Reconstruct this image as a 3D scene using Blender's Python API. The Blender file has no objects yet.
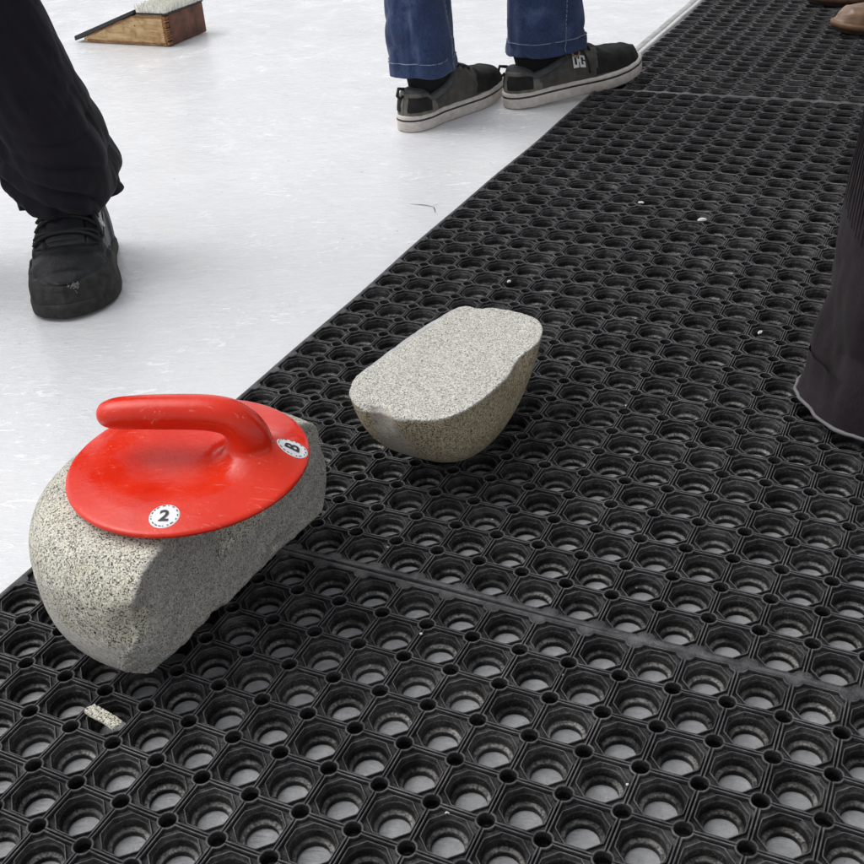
import bpy, bmesh, math, random
import numpy as np
from mathutils import Vector, Matrix, noise
random.seed(7)
R = math.radians
P = 0.0425                      # pitch of the mat's ring lattice in metres
MAT_T = 0.43 * P                # thickness of the rubber mat; its top is z = 0
ICE = -MAT_T - 0.0006
col = bpy.context.scene.collection
scene = bpy.context.scene

# ---------------------------------------------------------------- helpers
def link(name, me, mats, parent=None, smooth=True):
    o = bpy.data.objects.new(name, me)
    col.objects.link(o)
    for m in (mats if isinstance(mats, (list, tuple)) else [mats]):
        me.materials.append(m)
    if smooth:
        me.polygons.foreach_set('use_smooth', [True] * len(me.polygons))
    if parent is not None:
        o.parent = parent
    return o

def obj(name, bm, mats, parent=None, smooth=True):
    me = bpy.data.meshes.new(name)
    bmesh.ops.recalc_face_normals(bm, faces=bm.faces[:])
    bm.to_mesh(me); bm.free()
    return link(name, me, mats, parent, smooth)

def tag(o, label=None, cat=None, group=None, kind=None):
    if label: o['label'] = label
    if cat: o['category'] = cat
    if group: o['group'] = group
    if kind: o['kind'] = kind
    return o

def thing(name, label, cat, loc=(0, 0, 0), rot=(0, 0, 0), group=None):
    o = bpy.data.objects.new(name, None)
    col.objects.link(o)
    o.empty_display_size = 0.05
    o.location = loc; o.rotation_euler = rot
    return tag(o, label, cat, group)

def evaluated(o):
    dg = bpy.context.evaluated_depsgraph_get()
    dg.update()
    return bpy.data.meshes.new_from_object(o.evaluated_get(dg))

def remeshed(bm, voxel, smooth_it=0, name='tmp'):
    me = bpy.data.meshes.new(name)
    bmesh.ops.triangulate(bm, faces=[f for f in bm.faces if len(f.verts) > 4])
    bmesh.ops.recalc_face_normals(bm, faces=bm.faces[:])
    bm.to_mesh(me); bm.free()
    o = bpy.data.objects.new(name, me); col.objects.link(o)
    m = o.modifiers.new('r', 'REMESH'); m.mode = 'VOXEL'; m.voxel_size = voxel
    if smooth_it:
        s = o.modifiers.new('s', 'SMOOTH'); s.factor = 0.5; s.iterations = smooth_it
    r = evaluated(o)
    bpy.data.objects.remove(o); bpy.data.meshes.remove(me)
    return r

def tube(bm, pts, rad, n=10, cap=True, flat=None):
    """sweep a circle along pts; rad may be a list"""
    pts = [Vector(p) for p in pts]
    if not isinstance(rad, (list, tuple)): rad = [rad] * len(pts)
    rings = []
    up = Vector((0, 0, 1))
    side = None
    for i, p in enumerate(pts):
        t = (pts[min(i + 1, len(pts) - 1)] - pts[max(i - 1, 0)]).normalized()
        if side is None:
            side = t.cross(up)
            if side.length < 1e-3: side = t.cross(Vector((1, 0, 0)))
        side = (side - t * side.dot(t)).normalized()
        b = side.cross(t)
        r = rad[i]
        rings.append([bm.verts.new(p + r * (math.cos(a) * side + (flat or 1) * math.sin(a) * b))
                      for a in [2 * math.pi * k / n for k in range(n)]])
    for a, b in zip(rings, rings[1:]):
        for k in range(n):
            bm.faces.new((a[k], a[(k + 1) % n], b[(k + 1) % n], b[k]))
    if cap:
        bm.faces.new(rings[0]); bm.faces.new(rings[-1][::-1])
    return rings

def spline(ctrl, n):
    """Catmull-Rom through control tuples of any length"""
    c = [np.array(x, float) for x in ctrl]
    c = [2 * c[0] - c[1]] + c + [2 * c[-1] - c[-2]]
    out = []
    segs = len(c) - 3
    for i in range(n):
        u = i / (n - 1) * segs
        k = min(int(u), segs - 1); t = u - k
        a, b, d, e = c[k:k + 4]
        out.append(0.5 * ((2 * b) + (d - a) * t + (2 * a - 5 * b + 4 * d - e) * t * t + (3 * b - a - 3 * d + e) * t ** 3))
    return out

def text_mesh(body, size, depth=0.0002, bold=0.0):
    cu = bpy.data.curves.new('t', 'FONT')
    cu.body = body; cu.size = size; cu.extrude = depth; cu.offset = bold
    cu.align_x = 'CENTER'; cu.align_y = 'CENTER'
    o = bpy.data.objects.new('t', cu); col.objects.link(o)
    me = evaluated(o)
    bpy.data.objects.remove(o); bpy.data.curves.remove(cu)
    return me

# ---------------------------------------------------------------- materials
class Nodes:
    def __init__(self, name):
        self.m = bpy.data.materials.new(name)
        self.m.use_nodes = True
        self.t = self.m.node_tree
        self.b = self.t.nodes['Principled BSDF']
        self.geo = None
    def n(self, kind, **kw):
        nd = self.t.nodes.new(kind)
        for k, v in kw.items():
            if k in nd.inputs.keys(): nd.inputs[k].default_value = v
            else: setattr(nd, k, v)
        return nd
    def l(self, a, b): self.t.links.new(a, b)
    def coords(self, kind='Object', scale=(1, 1, 1), rot=(0, 0, 0)):
        if kind == 'World':
            out = self.n('ShaderNodeNewGeometry').outputs['Position']
        else:
            out = self.n('ShaderNodeTexCoord').outputs[kind]
        mp = self.n('ShaderNodeMapping')
        mp.inputs['Scale'].default_value = scale
        mp.inputs['Rotation'].default_value = rot
        self.l(out, mp.inputs[0])
        return mp.outputs[0]
    def noise(self, co, scale, detail=4, rough=0.55, dist=0.0):
        nd = self.n('ShaderNodeTexNoise', Scale=scale, Detail=detail, Roughness=rough, Distortion=dist)
        self.l(co, nd.inputs['Vector'])
        return nd.outputs['Fac']
    def ramp(self, fac, stops, interp='LINEAR'):
        r = self.n('ShaderNodeValToRGB')
        r.color_ramp.interpolation = interp
        e = r.color_ramp.elements
        while len(e) < len(stops): e.new(0.5)
        for x, (p, c) in zip(e, stops):
            x.position = p
            x.color = (c, c, c, 1) if isinstance(c, (int, float)) else (*c, 1)
        self.l(fac, r.inputs[0])
        return r.outputs['Color']
    def mix(self, fac, a, b, blend='MIX'):
        m = self.n('ShaderNodeMix', data_type='RGBA', blend_type=blend)
        for s, v in ((m.inputs[0], fac), (m.inputs[6], a), (m.inputs[7], b)):
            if isinstance(v, (int, float)): s.default_value = v if s == m.inputs[0] else (v, v, v, 1)
            elif isinstance(v, tuple): s.default_value = (*v, 1)
            else: self.l(v, s)
        return m.outputs[2]
    def math(self, op, a, b=None, c=None):
        m = self.n('ShaderNodeMath', operation=op)
        for i, v in enumerate((a, b, c)):
            if v is None: continue
            if isinstance(v, (int, float)): m.inputs[i].default_value = v
            else: self.l(v, m.inputs[i])
        return m.outputs[0]
    def set(self, **kw):
        names = dict(color='Base Color', rough='Roughness', spec='Specular IOR Level', sheen='Sheen Weight',
                     coat='Coat Weight', sss='Subsurface Weight')
        for k, v in kw.items():
            s = self.b.inputs[names[k]]
            if isinstance(v, tuple): s.default_value = (*v, 1)
            elif isinstance(v, (int, float)): s.default_value = v
            else: self.l(v, s)
        return self
    def bump(self, h, strength=0.5, dist=0.001, prev=None):
        b = self.n('ShaderNodeBump', Strength=strength, Distance=dist)
        self.l(h, b.inputs['Height'])
        if prev is not None: self.l(prev, b.inputs['Normal'])
        self.l(b.outputs[0], self.b.inputs['Normal'])
        return b.outputs[0]

def mat_simple(name, c, rough=0.6, var=0.25, scale=60, bump=0.2, bdist=0.0006, spec=0.4, fine=600):
    N = Nodes(name)
    co = N.coords()
    f = N.noise(co, scale, 5)
    dark = tuple(x * (1 - var) for x in c); light = tuple(min(1, x * (1 + var)) for x in c)
    N.set(color=N.ramp(f, [(0.3, dark), (0.7, light)]), rough=rough, spec=spec)
    N.bump(N.noise(co, fine, 3), bump, bdist)
    return N.m

def mat_ice():
    N = Nodes('rink_ice')
    co = N.coords('World')
    st = N.coords('World', (1, 1, 1), (0, 0, R(-25)))
    stm = N.n('ShaderNodeMapping'); stm.inputs['Scale'].default_value = (6, 26, 1); N.l(st, stm.inputs[0])
    stf = N.n('ShaderNodeMapping'); stf.inputs['Scale'].default_value = (16, 60, 1); N.l(st, stf.inputs[0])
    broad = N.noise(co, 2.6, 4, 0.5)
    patch = N.noise(co, 9, 5, 0.6, 0.6)
    streak = N.noise(stm.outputs[0], 1.3, 6, 0.62, 1.4)
    fine = N.noise(stf.outputs[0], 1.6, 6, 0.66, 2.0)
    base = N.ramp(broad, [(0.3, (0.69, 0.70, 0.732)), (0.55, (0.735, 0.742, 0.764)), (0.72, (0.765, 0.768, 0.782))])
    warm = N.ramp(patch, [(0.52, (1, 1, 1)), (0.75, (1.0, 0.995, 0.965))])
    c = N.mix(1.0, base, warm, 'MULTIPLY')
    s1 = N.ramp(streak, [(0.54, 0), (0.68, 1)])
    s2 = N.ramp(fine, [(0.60, 0), (0.67, 1)])
    c = N.mix(N.math('MULTIPLY', s1, 0.45), c, (0.78, 0.782, 0.79))
    stc = N.n('ShaderNodeMapping'); stc.inputs['Scale'].default_value = (20, 70, 1); N.l(st, stc.inputs[0])
    std = N.n('ShaderNodeMapping'); std.inputs['Scale'].default_value = (46, 110, 1); std.inputs['Rotation'].default_value = (0, 0, R(18)); N.l(st, std.inputs[0])
    pm = N.ramp(N.noise(co, 5.5, 4, 0.6), [(0.42, 0.0), (0.62, 1.0)])
    g1 = N.ramp(N.noise(stc.outputs[0], 1.0, 5, 0.62, 1.6), [(0.585, 0), (0.625, 1)])
    g2 = N.ramp(N.noise(std.outputs[0], 1.0, 4, 0.6, 1.2), [(0.60, 0), (0.64, 1)])
    fl = N.math('MINIMUM', 1.0, N.math('ADD', N.math('MULTIPLY', g1, pm), N.math('MULTIPLY', g2, N.math('MULTIPLY', pm, 0.8))))
    c = N.mix(N.math('MULTIPLY', s2, 0.5), c, (0.86, 0.86, 0.86))
    c = N.mix(N.math('MULTIPLY', fl, 0.9), c, (0.95, 0.95, 0.945))  # glints on the bumpy ice, painted as crisp white flecks
    dk = N.ramp(N.noise(stf.outputs[0], 2.3, 4, 0.7, 1.2), [(0.27, 1), (0.33, 0)])
    c = N.mix(N.math('MULTIPLY', dk, 0.07), c, (0.50, 0.52, 0.55))
    speck = N.ramp(N.noise(co, 75, 2, 0.5), [(0.22, 1), (0.25, 0)])
    c = N.mix(N.math('MULTIPLY', speck, 0.5), c, (0.3, 0.3, 0.31))
    # past the rink's edge, under the mats, the floor colour is a darker grey
    xyz = N.n('ShaderNodeSeparateXYZ'); N.l(co, xyz.inputs[0])
    out = N.math('GREATER_THAN', N.math('ADD', xyz.outputs[0], N.math('MULTIPLY', N.noise(co, 12, 3), 0.01)), -0.632)
    floor = N.ramp(N.noise(co, 90, 5, 0.7), [(0.3, (0.24, 0.245, 0.255)), (0.6, (0.33, 0.335, 0.345)), (0.75, (0.46, 0.46, 0.465))])
    floor = N.mix(N.ramp(N.noise(co, 700, 2), [(0.28, 0.8), (0.33, 0)]), floor, (0.06, 0.06, 0.06))
    c = N.mix(out, c, floor)
    N.set(color=c, rough=N.ramp(N.noise(co, 11, 4, 0.6), [(0.38, 0.05), (0.68, 0.28)]), spec=0.5)
    h = N.math('ADD', N.math('MULTIPLY', N.noise(co, 32, 6, 0.62), 1.0), N.math('ADD', N.math('MULTIPLY', fine, 0.55), N.math('MULTIPLY', fl, 0.35)))
    N.bump(h, 0.42, 0.005)
    return N.m

def mat_rubber():
    N = Nodes('wet_black_rubber')
    co = N.coords('World')
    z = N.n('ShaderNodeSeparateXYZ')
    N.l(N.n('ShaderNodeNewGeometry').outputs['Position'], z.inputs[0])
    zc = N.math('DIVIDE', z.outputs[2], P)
    blot = N.noise(co, 16, 5, 0.6)
    grit = N.noise(co, 420, 5, 0.7)
    c = N.ramp(blot, [(0.3, (0.0190, 0.0183, 0.0200)), (0.7, (0.0350, 0.0340, 0.0365))])
    pn = N.n('ShaderNodeNewGeometry').outputs['Pointiness']
    edge_highlight = N.math('MULTIPLY', N.ramp(pn, [(0.505, 0), (0.56, 1)]), N.ramp(N.noise(co, 50, 4, 0.7), [(0.35, 0.15), (0.65, 0.9)]))
    c = N.mix(edge_highlight, c, (0.15, 0.146, 0.152))  # highlights along the rib edges, painted as patchy paler colour
    deep_shade = N.n('ShaderNodeMapRange', clamp=True); N.l(zc, deep_shade.inputs[0])
    for k_, v_ in ((1, -0.15), (2, -0.02), (3, 0.18), (4, 1.0)): deep_shade.inputs[k_].default_value = v_
    c = N.mix(1.0, c, deep_shade.outputs[0], 'MULTIPLY')  # shade down in the holes and recesses, painted as darker rubber colour
    # pale grit and frost held on the ledge inside each hole and on the steps
    led = N.math('SUBTRACT', 1.0, N.math('MINIMUM', 1.0, N.math('MULTIPLY', N.math('ABSOLUTE', N.math('ADD', zc, 0.318)), 24)))
    led2 = N.math('MULTIPLY', N.math('SUBTRACT', 1.0, N.math('MINIMUM', 1.0, N.math('MULTIPLY', N.math('ABSOLUTE', N.math('ADD', zc, 0.115)), 20))), 0.14)
    k = N.math('MULTIPLY', N.math('ADD', led, led2), N.ramp(N.noise(co, 26, 3, 0.6), [(0.38, 0.08), (0.66, 1.0)]))
    c = N.mix(N.math('MULTIPLY', k, N.ramp(grit, [(0.40, 0.18), (0.58, 1.0)])), c, (0.40, 0.39, 0.37))
    dust = N.math('MULTIPLY', N.ramp(N.noise(co, 900, 2, 0.6), [(0.60, 0), (0.68, 1)]), N.ramp(N.noise(co, 7, 4, 0.6), [(0.40, 0.12), (0.65, 0.7)]))
    c = N.mix(dust, c, (0.16, 0.155, 0.15))
    smear = N.ramp(N.noise(co, 5.5, 5, 0.65, 0.8), [(0.58, 0), (0.74, 0.22)])
    c = N.mix(smear, c, (0.045, 0.043, 0.042))
    N.set(color=c, rough=N.ramp(N.noise(co, 60, 4), [(0.3, 0.17), (0.7, 0.48)]), spec=N.ramp(N.noise(co, 24, 4, 0.65), [(0.45, 0.16), (0.66, 0.75)]))
    h = N.math('ADD', N.math('MULTIPLY', grit, 0.6), N.noise(co, 130, 4, 0.6))
    N.bump(h, 0.8, 0.0022)
    return N.m

def mat_granite(name, cream, fresh=False, band=0.0):
    """crystals about 1.5-2 mm across: feldspar, quartz and dark mica"""
    N = Nodes(name)
    co = N.coords()
    wob = N.n('ShaderNodeTexNoise', Scale=700, Detail=2); N.l(co, wob.inputs['Vector'])
    w = N.n('ShaderNodeVectorMath', operation='MULTIPLY_ADD')
    N.l(wob.outputs['Color'], w.inputs[0]); w.inputs[1].default_value = (0.0012,) * 3; N.l(co, w.inputs[2])
    v = N.n('ShaderNodeTexVoronoi', Scale=900); N.l(w.outputs[0], v.inputs['Vector'])
    v2 = N.n('ShaderNodeTexVoronoi', Scale=1450); N.l(w.outputs[0], v2.inputs['Vector'])
    sep = N.n('ShaderNodeSeparateColor'); N.l(v.outputs['Color'], sep.inputs[0])
    sep2 = N.n('ShaderNodeSeparateColor'); N.l(v2.outputs['Color'], sep2.inputs[0])
    pale = tuple(min(0.9, x * 1.25) for x in cream)
    mid = tuple(x * (0.74 if fresh else 0.66) for x in cream)
    if fresh:
        st = [(0.0, (0.19, 0.185, 0.17)), (0.07, (0.33, 0.32, 0.295)), (0.17, mid), (0.36, cream), (0.8, pale)]
    else:
        st = [(0.0, (0.035, 0.033, 0.03)), (0.10, (0.16, 0.15, 0.13)), (0.19, mid), (0.40, cream), (0.80, pale)]
    c = N.ramp(sep.outputs[0], st, 'CONSTANT')
    dk = N.ramp(sep2.outputs[1], [(0.0, 1), (0.06 if fresh else 0.11, 0)], 'CONSTANT')
    c = N.mix(N.math('MULTIPLY', dk, 0.75), c, (0.03, 0.028, 0.026))
    blot = N.noise(co, 22, 5, 0.6)
    tint = N.ramp(blot, [(0.30, (0.80, 0.76, 0.66)), (0.5, (1, 1, 1)), (0.7, (1.05, 1.03, 0.97))])
    if not fresh: c = N.mix(1.0, c, tint, 'MULTIPLY')
    if band:
        s = N.n('ShaderNodeSeparateXYZ'); N.l(co, s.inputs[0])
        k = N.math('ABSOLUTE', N.math('ADD', s.outputs[2], band))
        k = N.math('ADD', k, N.math('MULTIPLY', N.math('SUBTRACT', N.noise(co, 40, 4), 0.5), 0.022))
        mask = N.ramp(N.math('MULTIPLY', k, 40), [(0.42, 1), (0.85, 0)])
        c = N.mix(N.math('MULTIPLY', mask, N.ramp(N.noise(co, 90, 5, 0.7), [(0.3, 0.25), (0.65, 0.85)])), c, (0.46, 0.45, 0.43))
    N.set(color=c, rough=0.72 if fresh else 0.55, spec=0.35)
    h = N.math('ADD', N.math('MULTIPLY', sep.outputs[1], 0.5), N.noise(co, 520 if fresh else 260, 5, 0.7))
    N.bump(h, 0.95 if fresh else 0.35, 0.0019 if fresh else 0.0007)
    return N.m

def mat_red():
    N = Nodes('red_plastic')
    co = N.coords()
    f = N.noise(co, 18, 4)
    c = N.ramp(f, [(0.3, (0.60, 0.017, 0.004)), (0.7, (0.70, 0.030, 0.008))])
    sc = N.coords('Object', (60, 300, 60), (0, 0, R(35)))
    scr = N.ramp(N.noise(sc, 1.0, 5, 0.7, 1.0), [(0.60, 0), (0.66, 1)])
    patch = N.ramp(N.noise(co, 34, 3), [(0.5, 0), (0.62, 1)])
    c = N.mix(N.math('MULTIPLY', N.math('MULTIPLY', scr, patch), 0.6), c, (0.78, 0.24, 0.20))
    drop = N.ramp(N.noise(co, 420, 2), [(0.68, 0), (0.72, 1)])
    c = N.mix(N.math('MULTIPLY', drop, N.math('MULTIPLY', patch, 0.5)), c, (0.80, 0.32, 0.28))
    N.set(color=c, rough=N.ramp(N.noise(co, 46, 5, 0.65), [(0.35, 0.13), (0.7, 0.36)]), spec=0.34)
    N.bump(N.math('ADD', N.noise(co, 60, 3), N.math('MULTIPLY', N.noise(co, 420, 3), 0.25)), 0.22, 0.0016)
    return N.m

def mat_cloth(name, c, weave=900, rough=0.85, fade=None, ribs=None, sheen=0.15):
    N = Nodes(name)
    co = N.coords()
    f = N.noise(co, 14, 5, 0.6)
    dark = tuple(x * 0.72 for x in c); light = fade or tuple(x * 1.3 for x in c)
    cc = N.ramp(f, [(0.3, dark), (0.55, c), (0.78, light)])
    thread = N.coords('Object', (weave, weave, weave * 0.22))
    t = N.noise(thread, 1.0, 2, 0.5)
    cc = N.mix(0.55, cc, N.mix(1.0, cc, N.ramp(t, [(0.3, 0.45), (0.7, 1.6)]), 'MULTIPLY'))
    N.set(color=cc, rough=rough, spec=0.2, sheen=sheen)
    nb = N.bump(t, 0.35, 0.0008)
    N.bump(N.noise(co, 45, 4, 0.6), 0.25, 0.004, nb)
    return N.m

def mat_plywood():
    N = Nodes('worn_plywood')
    co = N.coords()
    g = N.coords('Object', (14, 14, 90))
    grain = N.noise(g, 1.0, 5, 0.6, 0.8)
    c = N.ramp(grain, [(0.3, (0.34, 0.20, 0.09)), (0.5, (0.52, 0.36, 0.18)), (0.72, (0.62, 0.46, 0.26))])
    stain = N.ramp(N.noise(co, 26, 4, 0.6), [(0.48, 0), (0.64, 1)])
    c = N.mix(N.math('MULTIPLY', stain, 0.6), c, (0.20, 0.095, 0.035))
    knot = N.ramp(N.noise(co, 55, 2), [(0.24, 1), (0.29, 0)])
    c = N.mix(knot, c, (0.06, 0.025, 0.012))
    N.set(color=c, rough=0.7, spec=0.3)
    N.bump(grain, 0.3, 0.001)
    return N.m

M = {}
M['ice'] = mat_ice()
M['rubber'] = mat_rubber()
M['granite'] = mat_granite('weathered_granite', (0.55, 0.53, 0.455), False, band=0.022)
M['granite_old'] = mat_granite('brown_granite', (0.54, 0.46, 0.325), False, band=0.004)
M['fresh'] = mat_granite('fresh_granite_break', (0.70, 0.685, 0.625), True)
M['fresh_grey'] = mat_granite('grey_granite_break', (0.52, 0.495, 0.445), True)
M['fresh_pale'] = mat_granite('pale_granite_break', (0.62, 0.60, 0.55), True)
M['smooth_grey'] = mat_simple('ground_grey_lip', (0.40, 0.40, 0.39), 0.55, 0.2, 80)
M['red'] = mat_red()
M['sticker'] = mat_simple('white_sticker', (0.74, 0.75, 0.78), 0.4, 0.06, 90, 0.05)
M['ink'] = mat_simple('black_ink', (0.022, 0.022, 0.026), 0.5, 0.1)
M['black_cloth'] = mat_cloth('black_trouser_cloth', (0.0085, 0.0068, 0.0110), 900, 0.8, sheen=0.05)
M['plum_cloth'] = mat_cloth('dark_grey_trouser_cloth', (0.0165, 0.0125, 0.0155), 1100, 0.85, sheen=0.04)
M['grey_hem'] = mat_simple('light_grey_piping', (0.15, 0.143, 0.15), 0.7, 0.2)
M['denim'] = mat_cloth('blue_denim', (0.031, 0.052, 0.124), 800, 0.85, (0.095, 0.135, 0.235))
M['thread'] = mat_simple('pale_thread', (0.20, 0.25, 0.34), 0.8, 0.3)
M['brown_cloth'] = mat_cloth('brown_trouser_cloth', (0.05, 0.04, 0.03))
M['leather'] = mat_simple('black_leather', (0.0155, 0.016, 0.0185), 0.46, 0.35, 40, 0.45, 0.0018, 0.24, 140)
M['bumper'] = mat_simple('scuffed_black_rubber', (0.022, 0.0205, 0.02), 0.7, 0.6, 90, 0.4, 0.0012, 0.35, 300)
M['lace'] = mat_simple('black_lace', (0.010, 0.010, 0.011), 0.75, 0.3, 300)
M['suede'] = mat_simple('olive_grey_suede', (0.085, 0.081, 0.072), 0.95, 0.3, 60, 0.4, 0.0008, 0.15, 900)
M['suede_black'] = mat_simple('black_suede', (0.020, 0.020, 0.020), 0.9, 0.35, 60, 0.4, 0.0008, 0.2, 900)
M['suede_pale'] = mat_simple('grey_heel_suede', (0.15, 0.142, 0.125), 0.95, 0.3, 60, 0.4, 0.0008, 0.15, 900)
M['lining'] = mat_simple('charcoal_lining', (0.075, 0.078, 0.082), 0.85, 0.3, 90)
M['sole_white'] = mat_simple('dirty_white_sole', (0.56, 0.515, 0.475), 0.7, 0.16, 90, 0.2)
M['sock'] = mat_simple('black_sock', (0.008, 0.008, 0.009), 0.95, 0.3, 200)
M['white_print'] = mat_simple('white_print', (0.78, 0.78, 0.78), 0.6, 0.05)
M['beige_lace'] = mat_simple('beige_lace', (0.34, 0.25, 0.15), 0.8, 0.3, 300)
M['tan_leather'] = mat_simple('tan_brown_leather', (0.155, 0.085, 0.048), 0.36, 0.3, 30, 0.2, 0.001, 0.5, 200)
M['tan_sole'] = mat_simple('brown_welt', (0.13, 0.068, 0.035), 0.55, 0.35, 50)
M['dark_sole'] = mat_simple('dark_brown_sole', (0.035, 0.022, 0.015), 0.7, 0.3)
M['plywood'] = mat_plywood()
M['brown_board'] = mat_simple('dark_red_brown_board', (0.125, 0.048, 0.030), 0.6, 0.5, 35, 0.4, 0.001, 0.4, 200)
M['edge_wood'] = mat_simple('ragged_board_edge', (0.26, 0.125, 0.05), 0.75, 0.5, 120, 0.5, 0.002)
M['ramp'] = mat_simple('black_ramp_rubber', (0.030, 0.032, 0.033), 0.6, 0.3, 60)
M['bristle'] = mat_simple('cream_bristles', (0.88, 0.87, 0.80), 0.7, 0.12, 90)
M['concrete'] = mat_simple('wet_grey_concrete', (0.34, 0.34, 0.335), 0.5, 0.3, 45, 0.4, 0.002)
M['pale_edge'] = mat_simple('frosted_pale_edge', (0.50, 0.50, 0.50), 0.5, 0.2, 40, 0.3, 0.002)
M['crack'] = mat_simple('dark_crack', (0.05, 0.05, 0.055), 0.6, 0.3)
M['frost'] = mat_simple('frosty_white', (0.62, 0.62, 0.60), 0.5, 0.1, 200, 0.4, 0.001)

# ---------------------------------------------------------------- ground: ice sheet
def ice_sheet():
    bm = bmesh.new()
    xs = [-120, -30, -8, -3, 0, 3, 8, 30, 120]
    vs = [[bm.verts.new((x, y, ICE)) for y in xs] for x in xs]
    for i in range(len(xs) - 1):
        for j in range(len(xs) - 1):
            bm.faces.new((vs[i][j], vs[i + 1][j], vs[i + 1][j + 1], vs[i][j + 1]))
    return obj('ice_rink', bm, M['ice'], None, False)
ice = tag(ice_sheet(), kind='structure')

def ribbon(bm, pts, w, z):
    pts = [Vector((x, y, z)) for x, y in pts]
    L = []
    for i, p in enumerate(pts):
        t = (pts[min(i + 1, len(pts) - 1)] - pts[max(i - 1, 0)]).normalized()
        s = Vector((-t.y, t.x, 0)) * w * (0.25 + 0.75 * abs(math.sin(3.1 * i / max(1, len(pts) - 1)))) * random.uniform(0.7, 1.2)
        L.append((bm.verts.new(p + s), bm.verts.new(p - s)))
    for a, b in zip(L, L[1:]):
        bm.faces.new((a[0], a[1], b[1], b[0]))
bm = bmesh.new()
ribbon(bm, [(-0.7385, 1.0600), (-0.729, 1.0605), (-0.720, 1.0618), (-0.711, 1.0622), (-0.703, 1.0606), (-0.694, 1.0588)], 0.0011, ICE + 0.0012)
ribbon(bm, [(-0.694, 1.0588), (-0.6895, 1.052), (-0.685, 1.045), (-0.680, 1.034)], 0.0009, ICE + 0.0013)
ribbon(bm, [(-0.7, 1.0595), (-0.694, 1.066), (-0.692, 1.073)], 0.0005, ICE + 0.0014)
obj('ice_crack', bm, M['crack'], ice, False)

# grey strip of bare edge and a frosted line between the ice and the far mat
def strip(name, x0, x1, y0, y1, z, m):
    bm = bmesh.new()
    n = 90
    L = []
    for i in range(n + 1):
        y = y0 + (y1 - y0) * i / n
        a = x0 + 0.0025 * noise.noise(Vector((y * 9, 3, 0))); b = x1 + 0.002 * noise.noise(Vector((y * 11, 7, 1)))
        L.append([bm.verts.new(v) for v in ((a, y, ICE), (a + 0.002, y, z), (b - 0.002, y, z), (b, y, ICE))])
    for p, q in zip(L, L[1:]):
        for k in range(3): bm.faces.new((p[k], p[k + 1], q[k + 1], q[k]))
    return tag(obj(name, bm, m, None, True), kind='structure')
strip('edge_strip', -0.672, -0.652, 1.80, 5.2, ICE + 0.005, M['concrete'])
strip('frosted_edge', -0.650, -0.636, 1.80, 5.2, ICE + 0.009, M['pale_edge'])

# ---------------------------------------------------------------- rubber ring mats
RINGS = [  # edge inset, edge z, corner radius, corner z   (cell units)
    (0.000, -0.085, 0.150, -0.022),
    (0.012, -0.080, 0.154, -0.006),
    (0.018, -0.008, 0.161, 0.000),
    (0.026, 0.000, 0.170, 0.002),
    (0.037, 0.000, 0.181, 0.000),
    (0.045, -0.007, 0.189, -0.007),
    (0.051, -0.088, 0.195, -0.080),
    (0.066, -0.092, 0.215, -0.090)]
def cell_template(ne, na, lod):
    def boundary(o, ro):
        pts, kind = [], []
        for q in range(4):
            c, s = round(math.cos(q * math.pi / 2)), round(math.sin(q * math.pi / 2))
            loc = []
            for i in range(ne):            # from the middle of the edge up to the corner ring
                loc.append((0.5 - o, (0.5 - ro) * i / ne, 0))
            for i in range(na + 1):
                a = R(270) - R(90) * i / na
                x, y = 0.5 + ro * math.cos(a), 0.5 + ro * math.sin(a)
                x, y = min(x, 0.5 - o), min(y, 0.5 - o)
                loc.append((x, y, 1))
            for i in range(1, ne):
                loc.append(((0.5 - ro) * (1 - i / ne), 0.5 - o, 0))
            for x, y, k in loc:
                pts.append((c * x - s * y, s * x + c * y)); kind.append(k)
        return np.array(pts), np.array(kind)
    rings = []
    use = RINGS if not lod else [RINGS[i] for i in (0, 2, 4, 6)]
    for o, ze, ro, zc in use:
        p, k = boundary(o, ro)
        rings.append(np.c_[p, np.where(k == 1, zc, ze)])
    base, _ = boundary(0.066, 0.215)
    ang = np.arctan2(base[:, 1], base[:, 0])
    def octa(ap):
        a = np.mod(ang + math.pi / 8, math.pi / 4) - math.pi / 8
        r = ap / np.cos(a)
        return np.c_[r * np.cos(ang), r * np.sin(ang)]
    def circ(r): return np.c_[r * np.cos(ang), r * np.sin(ang)]
    tail = [(octa(0.428), -0.092), (octa(0.423), -0.048), (octa(0.417), -0.040), (octa(0.406), -0.040), (octa(0.400), -0.048),
            (octa(0.396), -0.125), (octa(0.391), -0.132), (circ(0.382), -0.136), (circ(0.374), -0.146), (circ(0.362), -0.298), (circ(0.356), -0.312),
            (circ(0.296), -0.324), (circ(0.287), -0.338), (circ(0.281), -0.43)]
    if lod: tail = [tail[i] for i in (0, 2, 3, 5, 7, 9, 11, 13)]
    for p, z in tail:
        rings.append(np.c_[p, np.full(len(p), z)])
    n = len(base)
    V = np.vstack(rings)
    F = []
    for r in range(len(rings) - 1):
        for k in range(n):
            F.append((r * n + k, r * n + (k + 1) % n, (r + 1) * n + (k + 1) % n, (r + 1) * n + k))
    # walls of the small corner holes, one quarter ring per corner
    walls = []
    quarter = n // 4
    for q in range(4):
        idx = [q * quarter + ne + i for i in range(na + 1)]
        walls.append(idx)
    return V, np.array(F), walls, n, quarter

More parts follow.
